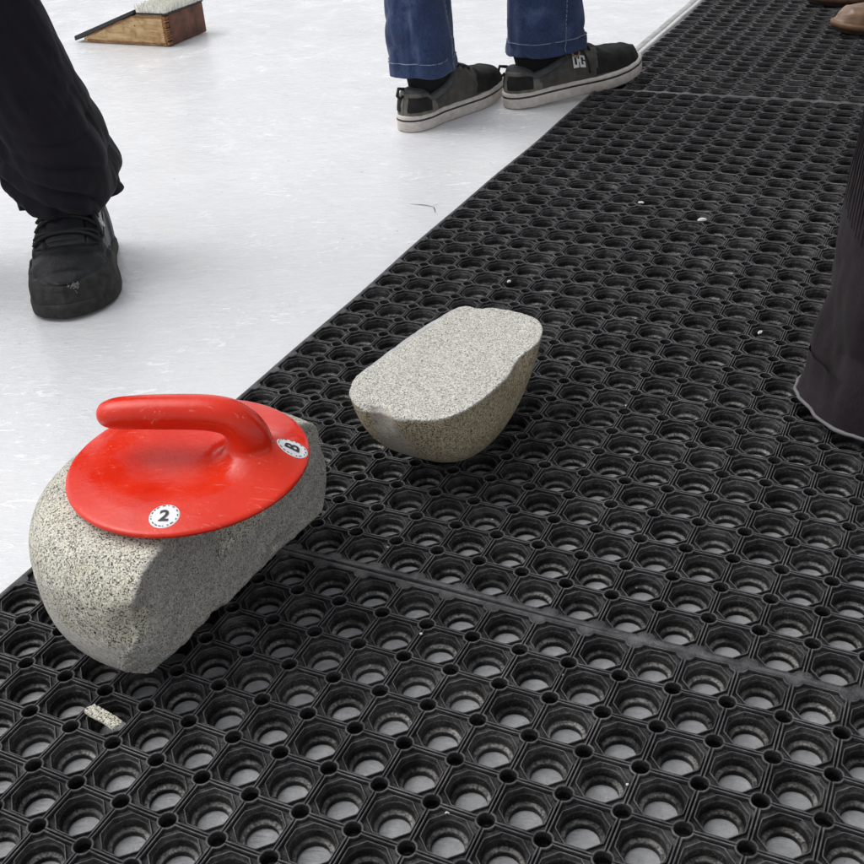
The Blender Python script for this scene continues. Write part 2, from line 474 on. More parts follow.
def build_mat(name, label, x0, y0, nx, ny, full, tilt):
    """x0,y0 = lower left lattice corner in cell units"""
    T1 = cell_template(3, 5, False); T0 = cell_template(2, 3, True)
    VV, FF = [], []
    base = 0
    rng = np.random.default_rng(int(1000 + 10 * abs(x0 + y0)))
    eps = 0.085
    for i in range(nx):
        for j in range(ny):
            V, F, walls, n, quarter = T1 if full(x0 + i, y0 + j) else T0
            ne = 3 if V is T1[0] else 2; na = 5 if V is T1[0] else 3
            X = V + np.array([x0 + i + 0.5, y0 + j + 0.5, 0])
            X = X.copy()
            m = X[:, 2] < -0.11
            X[m, :2] += rng.normal(0, 0.004, 2)
            led = (X[:, 2] > -0.337) & (X[:, 2] < -0.305)
            X[led, 2] += rng.normal(0, 0.006, led.sum())
            bd = [i == nx - 1, j == ny - 1, i == 0, j == 0]      # east, north, west, south
            # ring 0: flat where the cell meets the mat border
            for q in range(4):
                if bd[q]:
                    ids = [(q * quarter + k) % n for k in range(-(ne + na), ne + na + 1)]
                    X[ids, 2] = 0.0
                    X[[a + n for a in ids], 2] = 0.0
            VV.append(X); FF.append(F + base)
            extra = []; ef = []
            nb = base + len(X)
            for q in range(4):
                nq = (q + 1) % 4
                idx = walls[q]
                if bd[q] or bd[nq]: continue
                low = X[idx].copy(); low[:, 2] = -0.43
                c = np.array([[0.5, 0.5], [-0.5, 0.5], [-0.5, -0.5], [0.5, -0.5]])[q] + [x0 + i + 0.5, y0 + j + 0.5]
                low[:, :2] = c + (low[:, :2] - c) * 0.93
                s = nb + len(extra)
                extra += low.tolist()
                for k in range(len(idx) - 1):
                    ef.append((base + idx[k + 1], base + idx[k], s + k, s + k + 1))
            # border strips: from ring 0 out to the straight outer edge, then down
            for q in range(4):
                if not bd[q]: continue
                nq, pq = (q + 1) % 4, (q - 1) % 4
                hi = ne + na if not (bd[nq] and q in (1, 3)) else ne
                lo = -(ne + na) if not (bd[pq] and q in (1, 3)) else -ne
                ids = [(q * quarter + k) % n for k in range(lo, hi + 1)]
                nrm = np.array([(1, 0), (0, 1), (-1, 0), (0, -1)])[q]
                cen = np.array([x0 + i + 0.5, y0 + j + 0.5])
                tan = np.array([-nrm[1], nrm[0]])
                rows = []
                for a in ids:
                    d = X[a, :2] - cen
                    t = d @ tan
                    if q in (0, 2) and abs(t) > 0.5 - 0.151 and ((t > 0 and bd[nq]) or (t < 0 and bd[pq])):
                        t = t            # mat corner
                    for off, z in ((eps - 0.012, 0.0), (eps, -0.02), (eps, -0.43)):
                        pos = cen + nrm * (0.5 + off) + tan * t
                        rows.append((pos[0], pos[1], z))
                s = nb + len(extra)
                extra += rows
                for k in range(len(ids) - 1):
                    ef.append((base + ids[k], s + 3 * k, s + 3 * k + 3, base + ids[k + 1]))
                    for e in (0, 1):
                        ef.append((s + 3 * k + e, s + 3 * k + e + 1, s + 3 * k + 4 + e, s + 3 * k + 3 + e))
            if extra:
                VV.append(np.array(extra)); 
                FF.append(np.array(ef))
            base = nb + len(extra)
    V = np.vstack(VV); F = np.vstack(FF).astype(np.int32)
    # the sheet of rubber is slightly wavy
    x, y = V[:, 0].copy(), V[:, 1].copy()
    V[:, 0] += 0.035 * np.sin(y * 0.31 + x0) + 0.02 * np.sin(y * 0.83 + x * 0.4)
    V[:, 1] += 0.035 * np.sin(x * 0.37 + y0) + 0.02 * np.sin(x * 0.9 + y * 0.3)
    V[:, 2] += np.where(V[:, 2] > -0.4, 0.012 * np.sin(x * 0.5 + 1.3 * y0) * np.sin(y * 0.41 + 0.7), 0)
    V *= P
    V[:, 2] = np.maximum(V[:, 2], -MAT_T)
    me = bpy.data.meshes.new(name)
    me.vertices.add(len(V)); me.vertices.foreach_set('co', V.astype(np.float32).ravel())
    me.loops.add(F.size); me.loops.foreach_set('vertex_index', F.ravel())
    me.polygons.add(len(F)); me.polygons.foreach_set('loop_start', np.arange(0, F.size, 4, dtype=np.int32))
    me.polygons.foreach_set('loop_total', np.full(len(F), 4, dtype=np.int32))
    me.update(calc_edges=True); me.validate()
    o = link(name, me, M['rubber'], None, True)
    me.set_sharp_from_angle(angle=R(38))
    tag(o, label, 'rubber mat')
    return o
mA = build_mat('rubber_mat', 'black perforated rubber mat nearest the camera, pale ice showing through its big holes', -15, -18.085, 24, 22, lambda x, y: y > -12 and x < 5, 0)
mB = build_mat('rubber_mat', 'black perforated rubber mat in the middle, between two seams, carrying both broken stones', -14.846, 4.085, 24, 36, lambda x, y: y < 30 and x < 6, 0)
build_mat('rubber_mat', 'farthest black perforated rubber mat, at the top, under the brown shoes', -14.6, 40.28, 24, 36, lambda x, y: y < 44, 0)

class MATS:
    trees = []
    @staticmethod
    def ray_cast(o, d):
        if not MATS.trees:
            from mathutils.bvhtree import BVHTree as BT
            for m in (mA, mB):
                t = bmesh.new(); t.from_mesh(m.data); MATS.trees.append(BT.FromBMesh(t)); t.free()
        for t in MATS.trees:
            h = t.ray_cast(o, d)
            if h[0]: return h
        return (Vector((o.x, o.y, ICE)),)

# ---------------------------------------------------------------- broken curling stone
SR, SH, SN, SD = 3.356 * P, 3.252 * P, 3.4, 0.97 * P
def fbm(v, o=5, h=0.8): return noise.fractal(v, h, 2.1, o)
def stone_mesh(sign, planes, voxel, mats, seed, rough, dents=()):
    """lathe solid cut at x = SD (keep x<SD when sign=1), then by further break planes (point, normal, material index)"""
    bm = bmesh.new()
    N = 96; prev = None
    vs = np.sin(np.linspace(-math.pi / 2, math.pi / 2, 41) * 0.998)
    for v in vs:
        r = SR * (1 - abs(v) ** SN) ** (1 / SN)
        ring = [bm.verts.new((r * math.cos(2 * math.pi * k / N), r * math.sin(2 * math.pi * k / N), v * SH / 2)) for k in range(N)]
        if prev:
            for k in range(N): bm.faces.new((prev[k], prev[(k + 1) % N], ring[(k + 1) % N], ring[k]))
        else: bm.faces.new(ring[::-1])
        prev = ring
    bm.faces.new(prev)
    allp = [((SD, 0, 0), (sign, 0, 0), 1)] + planes
    for co, no, _ in allp:
        r = bmesh.ops.bisect_plane(bm, geom=bm.verts[:] + bm.edges[:] + bm.faces[:], plane_co=co, plane_no=no, clear_outer=True, dist=1e-6)
        ed = [e for e in r['geom_cut'] if isinstance(e, bmesh.types.BMEdge)]
        bmesh.ops.edgeloop_fill(bm, edges=ed)
    me = remeshed(bm, voxel, 0)
    n = len(me.vertices)
    co = np.empty(n * 3); me.vertices.foreach_get('co', co); co = co.reshape(-1, 3)
    nr = np.empty(n * 3); me.vertices.foreach_get('normal', nr); nr = nr.reshape(-1, 3)
    D = []
    for p, q, _ in allp:
        q = np.array(q, float); q /= np.linalg.norm(q)
        D.append(np.abs((co - np.array(p)) @ q))
    D = np.array(D)
    dm = D.min(0)
    w = np.clip(1 - dm / (voxel * 1.6), 0, 1)
    out = co.copy()
    for i in range(n):
        v = Vector(co[i])
        a = fbm(v * 14 + Vector((seed, 0, 0)), 6)
        s = fbm(v * 75 + Vector((0, seed, 0)), 4)
        d = (rough * (1.0 * a + 0.45 * s)) * w[i] + 0.00022 * fbm(v * 120, 3) * (1 - w[i])
        # chipped arrises: pull in where a break meets the old skin
        out[i] += nr[i] * d
    for p, rad, mv in dents:
        dd = np.linalg.norm((co - np.array(p)) / np.array(rad), axis=1)
        k = np.clip(1 - dd, 0, 1); k = k * k * (3 - 2 * k)
        out += k[:, None] * np.array(mv)
    me.vertices.foreach_set('co', out.ravel())
    for m in mats: me.materials.append(m)
    pc = np.empty(len(me.polygons) * 3); me.polygons.foreach_get('center', pc); pc = pc.reshape(-1, 3)
    idx = np.zeros(len(pc), dtype=np.int32); bestd = np.full(len(pc), voxel * 0.8 + rough)
    for p, q, mi in allp:
        q = np.array(q, float); q /= np.linalg.norm(q)
        d = np.abs((pc - np.array(p)) @ q)
        k = d < bestd; idx[k] = mi; bestd[k] = d[k]
    # faces well aligned only
    pn = np.empty(len(me.polygons) * 3); me.polygons.foreach_get('normal', pn); pn = pn.reshape(-1, 3)
    me.polygons.foreach_set('material_index', idx)
    me.polygons.foreach_set('use_smooth', [True] * len(me.polygons))
    me.update()
    return me

def add_mesh(name, me, parent):
    o = bpy.data.objects.new(name, me); col.objects.link(o); o.parent = parent
    return o

C1 = Vector((-10.65, 2.174, 1.531)) * P
C1.z += 0.004
ROT1 = Matrix.Rotation(0.009, 4, 'X') @ Matrix.Rotation(0.015, 4, 'Y')
stone1 = thing('curling_stone', 'broken granite curling stone with a red handle marked 2 and B', 'curling stone', (C1.x, C1.y, 0))
hc = math.sqrt(SR ** 2 - SD ** 2)
pl1 = [((SD, 0, -SH / 2 + 0.026), (1, -0.06, -1.15), 2),
       ((SD - 0.013, -hc + 0.016, -SH * 0.27), (0.80, -0.62, -0.55), 3),
       ((SD, hc - 0.004, SH * 0.1), (0.7, 0.65, 0.12), 1)]
body1 = add_mesh('granite_body', stone_mesh(1, pl1, 0.0013, [M['granite'], M['fresh_grey'], M['fresh_pale'], M['fresh_pale']], 3.1, 0.0025,
                   [((SD, -0.060, -SH * 0.30), (0.02, 0.030, 0.009), (-0.007, 0, 0.001)), ((SD, -0.02, -SH * 0.36), (0.02, 0.05, 0.012), (-0.005, 0, 0)), ((SD, 0.05, -SH * 0.30), (0.02, 0.04, 0.016), (-0.004, 0, 0)),
                    ((SD, -hc, 0.012), (0.03, 0.035, 0.03), (-0.006, 0.006, 0)), ((SD, 0.0, 0.01), (0.03, 0.11, 0.05), (-0.005, 0, 0))]), stone1)
body1.matrix_local = Matrix.Translation((0, 0, C1.z)) @ Matrix.Rotation(-0.031, 4, 'Z') @ ROT1

# ---- red handle: dished plate with a gooseneck grip
def handle_mesh():
    bm = bmesh.new()
    RD = 2.388 * P
    prof = [(0.0, 0.000), (RD - 0.001, 0.000), (RD, 0.0012), (RD, 0.0034), (RD - 0.0012, 0.0048), (RD - 0.010, 0.0068), (RD - 0.022, 0.0094),
            (RD - 0.034, 0.0112), (RD - 0.048, 0.0118), (RD - 0.066, 0.0112), (0.02, 0.0105), (0.0, 0.0102)]
    dense = [prof[0], prof[1]]
    for (r0, z0), (r1, z1) in zip(prof[1:], prof[2:]):
        k_ = max(1, int(abs(r1 - r0) / 0.0025))
        dense += [(r0 + (r1 - r0) * i / k_, z0 + (z1 - z0) * i / k_) for i in range(1, k_ + 1)]
    def mound(x, y): return 0.0180 * math.exp(-((x - 0.0545) / (0.0300 if x > 0.0545 else 0.0240)) ** 2 - (y / 0.0255) ** 2) * min(1, max(0, (RD - math.hypot(x, y)) / 0.012))
    N = 160; prev = None; c0 = None
    for di, (r, z) in enumerate(dense):
        if r == 0:
            cur = bm.verts.new((0, 0, z + (mound(0, 0) if di else 0)))
        else:
            cur = []
            for k in range(N):
                x, y = r * math.cos(2 * math.pi * k / N), r * math.sin(2 * math.pi * k / N)
                cur.append(bm.verts.new((x, y, z + (mound(x, y) if z > 0.004 else 0))))
        if prev is not None:
            if isinstance(prev, list) and isinstance(cur, list):
                for k in range(N): bm.faces.new((prev[k], prev[(k + 1) % N], cur[(k + 1) % N], cur[k]))
            elif isinstance(cur, list):
                for k in range(N): bm.faces.new((prev, cur[(k + 1) % N], cur[k]))
            else:
                for k in range(N): bm.faces.new((prev[k], prev[(k + 1) % N], cur))
        prev = cur
    # gooseneck along +x, then grip back towards -x
    ctrl = [(0.0535, 0, 0.010, 0.0210, 0.0200), (0.0540, 0, 0.0155, 0.0205, 0.0195), (0.0548, 0, 0.0220, 0.0196, 0.0188), (0.0545, 0, 0.0300, 0.0180, 0.0178),
            (0.0500, 0, 0.0400, 0.0160, 0.0168), (0.0410, 0, 0.0480, 0.0150, 0.0160), (0.022, 0, 0.0520, 0.0146, 0.0158), (-0.010, 0, 0.0525, 0.0144, 0.0156),
            (-0.038, 0, 0.0518, 0.0138, 0.0150), (-0.055, 0, 0.0508, 0.0126, 0.0138), (-0.065, 0, 0.0500, 0.0092, 0.0102), (-0.0690, 0, 0.0496, 0.0035, 0.0042)]
    path = spline(ctrl, 70)
    n = 28; rings = []
    for i, c in enumerate(path):
        t = (path[min(i + 1, 69)][:3] - path[max(i - 1, 0)][:3]); t /= np.linalg.norm(t)
        y = np.array([0, 1, 0]); b = np.cross(t, y)
        ring = []
        for k in range(n):
            a = 2 * math.pi * k / n
            q = c[:3] + b * (c[3] * math.sin(a)) + y * (c[4] * math.cos(a))
            ring.append(bm.verts.new((q[0], q[1], max(q[2], 0.007))))
        rings.append(ring)
    for a, b in zip(rings, rings[1:]):
        for k in range(n): bm.faces.new((a[k], a[(k + 1) % n], b[(k + 1) % n], b[k]))
    bm.faces.new(rings[0]); bm.faces.new(rings[-1])
    return remeshed(bm, 0.0011, 30)
hme = handle_mesh()
hme.materials.append(M['red'])
hme.polygons.foreach_set('use_smooth', [True] * len(hme.polygons))
handle = add_mesh('handle', hme, stone1)
HANG = R(20)
handle.matrix_local = Matrix.Translation((0, 0, C1.z)) @ ROT1 @ Matrix.Translation((0, 0, 1.629 * P)) @ Matrix.Rotation(HANG, 4, 'Z')

def surf_z(me_bvh, x, y):
    hit = me_bvh.ray_cast(Vector((x, y, 0.03)), Vector((0, 0, -1)))
    return hit[0].z if hit[0] else 0.006
from mathutils.bvhtree import BVHTree
tmpb = bmesh.new(); tmpb.from_mesh(hme); hb = BVHTree.FromBMesh(tmpb); tmpb.free()
def sticker(char, r, ang, spin, parent):
    """round white label draped on the plate, dark dashed ring and a bold character"""
    cx, cy = r * math.cos(ang), r * math.sin(ang)
    bm = bmesh.new()
    RS = 0.0120
    up = 0.0005
    def P3(x, y, h): return (cx + x, cy + y, surf_z(hb, cx + x, cy + y) + h)
    N = 40; prev = [bm.verts.new(P3(0, 0, up))] * N
    for q in (0.35, 0.7, 0.93, 1.0):
        ring = [bm.verts.new(P3(RS * q * math.cos(2 * math.pi * k / N), RS * q * math.sin(2 * math.pi * k / N), up if q < 1 else 0.0001)) for k in range(N)]
        for k in range(N):
            if prev[0] is prev[1]: bm.faces.new((prev[0], ring[k], ring[(k + 1) % N]))
            else: bm.faces.new((prev[k], ring[k], ring[(k + 1) % N], prev[(k + 1) % N]))
        prev = ring
    # small print around the rim
    rr = random.Random(5)
    a = 0.0
    while a < 2 * math.pi - 0.2:
        w = rr.uniform(0.08, 0.26)
        q0, q1 = RS * 0.83, RS * 0.90
        vs = []
        for aa, q in ((a, q0), (a, q1), (a + w * 0.5, q1), (a + w, q1), (a + w, q0), (a + w * 0.5, q0)):
            vs.append(bm.verts.new(P3(q * math.cos(aa), q * math.sin(aa), up + 0.0003)))
        f = bm.faces.new(vs); f.material_index = 1
        a += w + rr.uniform(0.08, 0.3)
    tm = text_mesh(char, 0.0152, 0.0, 0.0004)
    tb = bmesh.new(); tb.from_mesh(tm)
    bmesh.ops.subdivide_edges(tb, edges=[e for e in tb.edges if e.calc_length() > 0.003], cuts=2)
    bmesh.ops.triangulate(tb, faces=tb.faces[:])
    xs = [v.co.x for v in tb.verts]; ys = [v.co.y for v in tb.verts]
    ox, oy = (min(xs) + max(xs)) / 2, (min(ys) + max(ys)) / 2
    cs, sn = math.cos(spin), math.sin(spin)
    mp = {}
    for v in tb.verts:
        x, y = (v.co.x - ox) * 1.08, v.co.y - oy
        mp[v] = bm.verts.new(P3(cs * x - sn * y, sn * x + cs * y, up + 0.0005))
    for f in tb.faces:
        g = bm.faces.new([mp[v] for v in f.verts]); g.material_index = 1
    tb.free()
    for f in bm.faces: f.normal_update()
    me = bpy.data.meshes.new('sticker')
    for f in bm.faces:
        if f.normal.z < 0: f.normal_flip()
    bm.to_mesh(me); bm.free()
    o = link('sticker', me, [M['sticker'], M['ink']], parent, False)
    return o
s = sticker('2', 0.0825, R(-67) - HANG, R(-67) - HANG + R(90), handle); s['label'] = 'round white sticker reading 2'
s = sticker('B', 0.0880, R(26) - HANG, R(26) - HANG + R(90), handle); s['label'] = 'round white sticker reading B'

# ---- the piece broken off, lying with its break face up
C2 = Vector((-8.248, 9.43, 3.254)) * P
C2.z += 0.004
B2 = Matrix(((0, 0, 1, 0), (0, 1, 0, 0), (-1, 0, 0, 0), (0, 0, 0, 1)))
def rotvec(w):
    w = Vector(w); a = w.length
    return Matrix.Rotation(a, 4, w.normalized()) if a > 1e-9 else Matrix.Identity(4)
stone2 = thing('granite_piece', 'broken off half of granite stone lying flat break face up on the mat', 'stone fragment', (C2.x, C2.y, 0))
pl2 = [((SD + 0.0060, 0.0, -SH / 2), (-1.0, 0.04, -0.55), 3),
       ((SD + 0.001, -hc + 0.004, SH * 0.0), (-0.62, -1.0, -0.10), 1),
       ((SD, hc - 0.003, -SH * 0.30), (-0.35, 1.0, -0.75), 1)]
body2 = add_mesh('granite_body', stone_mesh(-1, pl2, 0.0013, [M['granite_old'], M['fresh'], M['fresh_grey'], M['smooth_grey']], 9.4, 0.0012,
                   [((SD, -hc, -0.010), (0.05, 0.03, 0.020), (0.001, 0.0075, 0)), ((SD, hc, -0.03), (0.03, 0.03, 0.018), (0.001, -0.006, 0)), ((SD, 0.03, SH / 2), (0.03, 0.05, 0.02), (0, 0, -0.006))]), stone2)
body2.matrix_local = Matrix.Translation((0, 0, C2.z)) @ rotvec((-0.064, 0.047, 0)) @ rotvec((0, 0, -0.025)) @ B2

# ---- small debris
def chip(name, label, cat, size, loc, rot, m, seed):
    bm = bmesh.new()
    if cat == 'ice crumb':
        bmesh.ops.create_icosphere(bm, subdivisions=3, radius=0.55)
    else:
        bmesh.ops.create_cube(bm, size=1.0)
        bmesh.ops.subdivide_edges(bm, edges=bm.edges[:], cuts=4, use_grid_fill=True)
    for v in bm.verts:
        d = fbm(v.co * 2.2 + Vector((seed, 0, 0)), 4) * 0.22
        v.co *= 1 + d
        v.co.x *= 1 - 0.12 * v.co.y
        v.co = Vector((v.co.x * size[0], v.co.y * size[1], v.co.z * size[2]))
    o = obj(name, bm, m, None, False)
    o.location = loc; o.rotation_euler = rot
    return tag(o, label, cat)
chip('stone_chip', 'thin pale granite sliver lying on the mat below the red handled stone', 'stone chip', (0.032, 0.0095, 0.0032), (-0.4465, -0.0722, 0.0035), (0.05, 0.04, R(-10)), M['granite'], 1.0)
chip('ice_crumb', 'largest white crumb of ice on the mat, right of centre at mid height', 'ice crumb', (0.012, 0.007, 0.005), (-0.259, 1.0721, 0.0022), (0, 0, 0.5), M['frost'], 2.0)
chip('ice_crumb', 'small white ice crumb on the mat left of the largest crumb', 'ice crumb', (0.008, 0.005, 0.003), (-0.3655, 1.1185, 0.001), (0, 0, 0.2), M['frost'], 3.0)
chip('ice_crumb', 'small pale ice crumb on the mat beside the dark grey trouser leg', 'ice crumb', (0.008, 0.004, 0.003), (-0.1053, 0.742, 0.001), (0, 0, 1.2), M['frost'], 4.0)
chip('ice_crumb', 'tiny ice crumb on the mat just behind the broken off granite piece', 'ice crumb', (0.0055, 0.004, 0.003), (-0.4511, 0.7885, 0.001), (0, 0, 0.9), M['frost'], 5.0)

gr = random.Random(21)
flecks = [(-0.36, 0.04), (-0.30, -0.05), (-0.25, 0.12), (-0.21, 0.03), (-0.33, 0.20), (-0.16, -0.04), (-0.12, 0.10), (-0.40, -0.02), (-0.27, 0.30), (-0.10, 0.24),
          (-0.20, 0.52), (-0.15, 0.86), (-0.30, 0.95), (-0.24, 1.25), (-0.42, 1.42), (-0.33, 0.62), (-0.46, 0.02), (-0.05, 0.02)]
for k, (x, y) in enumerate(flecks):
    r = gr.uniform(0.0008, 0.0019)
    bm = bmesh.new()
    bmesh.ops.create_icosphere(bm, subdivisions=2, radius=r)
    for v in bm.verts:
        v.co *= 1 + 0.5 * noise.noise(v.co * 700 + Vector((k * 3, 0, 0)))
        v.co.z *= 0.6
    # sits on the nearest rib crossing of the lattice
    o = obj('grit_fleck', bm, M['frost'] if k % 3 else M['fresh_pale'], None, False)
    o.location = (x + gr.uniform(-.01, .01), y + gr.uniform(-.01, .01), 0.0)
    o.rotation_euler = (0, 0, gr.uniform(0, 6))
    hit = MATS.ray_cast(o.location + Vector((0, 0, 0.05)), Vector((0, 0, -1)))
    if hit[0]: o.location.z = hit[0].z + r * 0.3
    tag(o, 'tiny pale fleck of grit stuck on the black rubber mat', 'grit fleck', 'pale grit flecks scattered on the mats')

# ---------------------------------------------------------------- shoes
OUT = [(0, .0, .0), (.02, .017, .017), (.06, .027, .026), (.14, .034, .032), (.28, .034, .030), (.45, .038, .036), (.62, .046, .043),
       (.74, .0475, .044), (.84, .044, .042), (.92, .034, .036), (.965, .022, .027), (.99, .010, .014), (1, .0, .0)]
class Shoe:
    """local frame: x towards the toe, y to the left, z up, origin under the heel"""
    def __init__(s, L, side, width=1.0, tops=None, sole=(0.0, 0.026), spring=0.010, heel_round=0.0):
        s.L, s.side, s.width = L, side, width          # side=+1 left shoe (outer side +y), -1 right shoe
        s.tops = tops; s.z0, s.z1 = sole; s.spring = spring
    def half(s, t):
        for a, b in zip(OUT, OUT[1:]):
            if t <= b[0] + 1e-9:
                u = (t - a[0]) / (b[0] - a[0]); u = u ** 0.55 if a[0] == 0 else (1 - (1 - u) ** 0.6 if b[0] == 1 else u)
                o = (a[1] + (b[1] - a[1]) * u) * s.width; i = (a[2] + (b[2] - a[2]) * u) * s.width
                return (o, i) if s.side > 0 else (i, o)
        return (0, 0)
    def lift(s, t): return s.spring * max(0, (t - 0.62) / 0.38) ** 2
    def top(s, t):
        tp = s.tops
        for a, b in zip(tp, tp[1:]):
            if t <= b[0] + 1e-9:
                u = (t - a[0]) / (b[0] - a[0]); u = u * u * (3 - 2 * u)
                return a[1] + (b[1] - a[1]) * u
        return tp[-1][1]
    def outline(s, n, grow=0.0):
        """closed outline, counter-clockwise"""
        ts = [0.5 - 0.5 * math.cos(math.pi * k / n) for k in range(n + 1)]
        left = [(t * s.L, s.half(t)[0]) for t in ts]; right = [(t * s.L, -s.half(t)[1]) for t in ts]
        pts = right + left[::-1][1:-1]
        return [(x, y) for x, y in pts]
    def sole_bm(s, grow=0.004, heel_bevel=0.0, bands=None):
        """stacked outlines; bands = [(z fraction, grow, material)]"""
        bm = bmesh.new()
        o = s.outline(40)
        cx = s.L * 0.5
        bands = bands or [(0.0, -0.003, 0), (0.08, 0.0, 0), (0.92, 0.001, 0), (1.0, -0.002, 0)]
        prev = None
        for f, g, mi in bands:
            ring = []
            for k, (x, y) in enumerate(o):
                x0, y0 = o[k - 1]; x1, y1 = o[(k + 1) % len(o)]
                nx, ny = y1 - y0, -(x1 - x0); l = math.hypot(nx, ny) or 1
                t = min(1, max(0, x / s.L))
                zz = s.z0 + (s.z1 - s.z0) * f + s.lift(t)
                ring.append(bm.verts.new((x + nx / l * (g + grow), y + ny / l * (g + grow), zz)))
            if prev:
                for k in range(len(o)):
                    fc = bm.faces.new((prev[k], prev[(k + 1) % len(o)], ring[(k + 1) % len(o)], ring[k]))
                    fc.material_index = mi
            else: bm.faces.new(ring[::-1])
            prev = ring
        bm.faces.new(prev)
        return bm
    def pt(s, t, h, off=0.0):
        """h in [-1,1]: right sole edge ... centre ridge ... left sole edge"""
        a = (1 - abs(h)) * math.pi / 2
        l, r = s.half(t)
        w = l if h > 0 else r
        e = 0.62
        y = math.copysign(w, h) * math.cos(a) ** e if abs(h) > 1e-6 else 0
        z = s.z1 - 0.004 + s.lift(t) + s.top(t) * math.sin(a) ** e
        x = t * s.L
        # lean the heel counter in and pull the toe back a little as it rises
        f = math.sin(a) ** e
        x += (0.010 * f if t < 0.25 else 0) * (1 - t / 0.25) - 0.012 * f * max(0, (t - 0.85) / 0.15)
        p = Vector((x, y, z))
        if off:
            q = Vector((t * s.L * 0.75 + 0.25 * 0.4 * s.L, 0, s.z1 + s.top(t) * 0.25))
            p += (p - q).normalized() * off
        return p
    def upper_bm(s, region, nt=60, nh=44):
        """region(t,h) -> (material index, offset)"""
        bm = bmesh.new()
        ts = [0.5 - 0.5 * math.cos(math.pi * k / nt) for k in range(nt + 1)]
        ts[0] = 0.00002; ts[-1] = 0.99998
        hs = [-1 + 2 * k / nh for k in range(nh + 1)]
        G = [[None] * (nh + 1) for _ in ts]
        for i, t in enumerate(ts):
            for j, h in enumerate(hs):
                mi, off = region(t, h)
                wr = 0.0012 * fbm(Vector((t * 9, h * 3, s.side)), 4) + 0.0016 * math.sin(t * 60 + 2 * h) * max(0, 1 - abs(t - 0.66) / 0.1) * (1 - abs(h))
                G[i][j] = bm.verts.new(s.pt(t, h, off + wr + 1e-5))
        for i in range(nt):
            for j in range(nh):
                f = bm.faces.new((G[i][j], G[i + 1][j], G[i + 1][j + 1], G[i][j + 1]))
                f.material_index = region((ts[i] + ts[i + 1]) / 2, (hs[j] + hs[j + 1]) / 2)[0]
        bm.faces.new([G[0][j] for j in range(nh + 1)]); bm.faces.new([G[-1][j] for j in range(nh, -1, -1)])
        return bm

def on_surface(s, strokes, t0, h0, dt, dh, off, bm, w):
    """little raised strokes given in (u,v) boxes mapped to the shoe side"""
    for pl in strokes:
        pts = [s.pt(t0 + u * dt, h0 + v * dh, off) for u, v in pl]
        tube(bm, pts, w, 6, True)

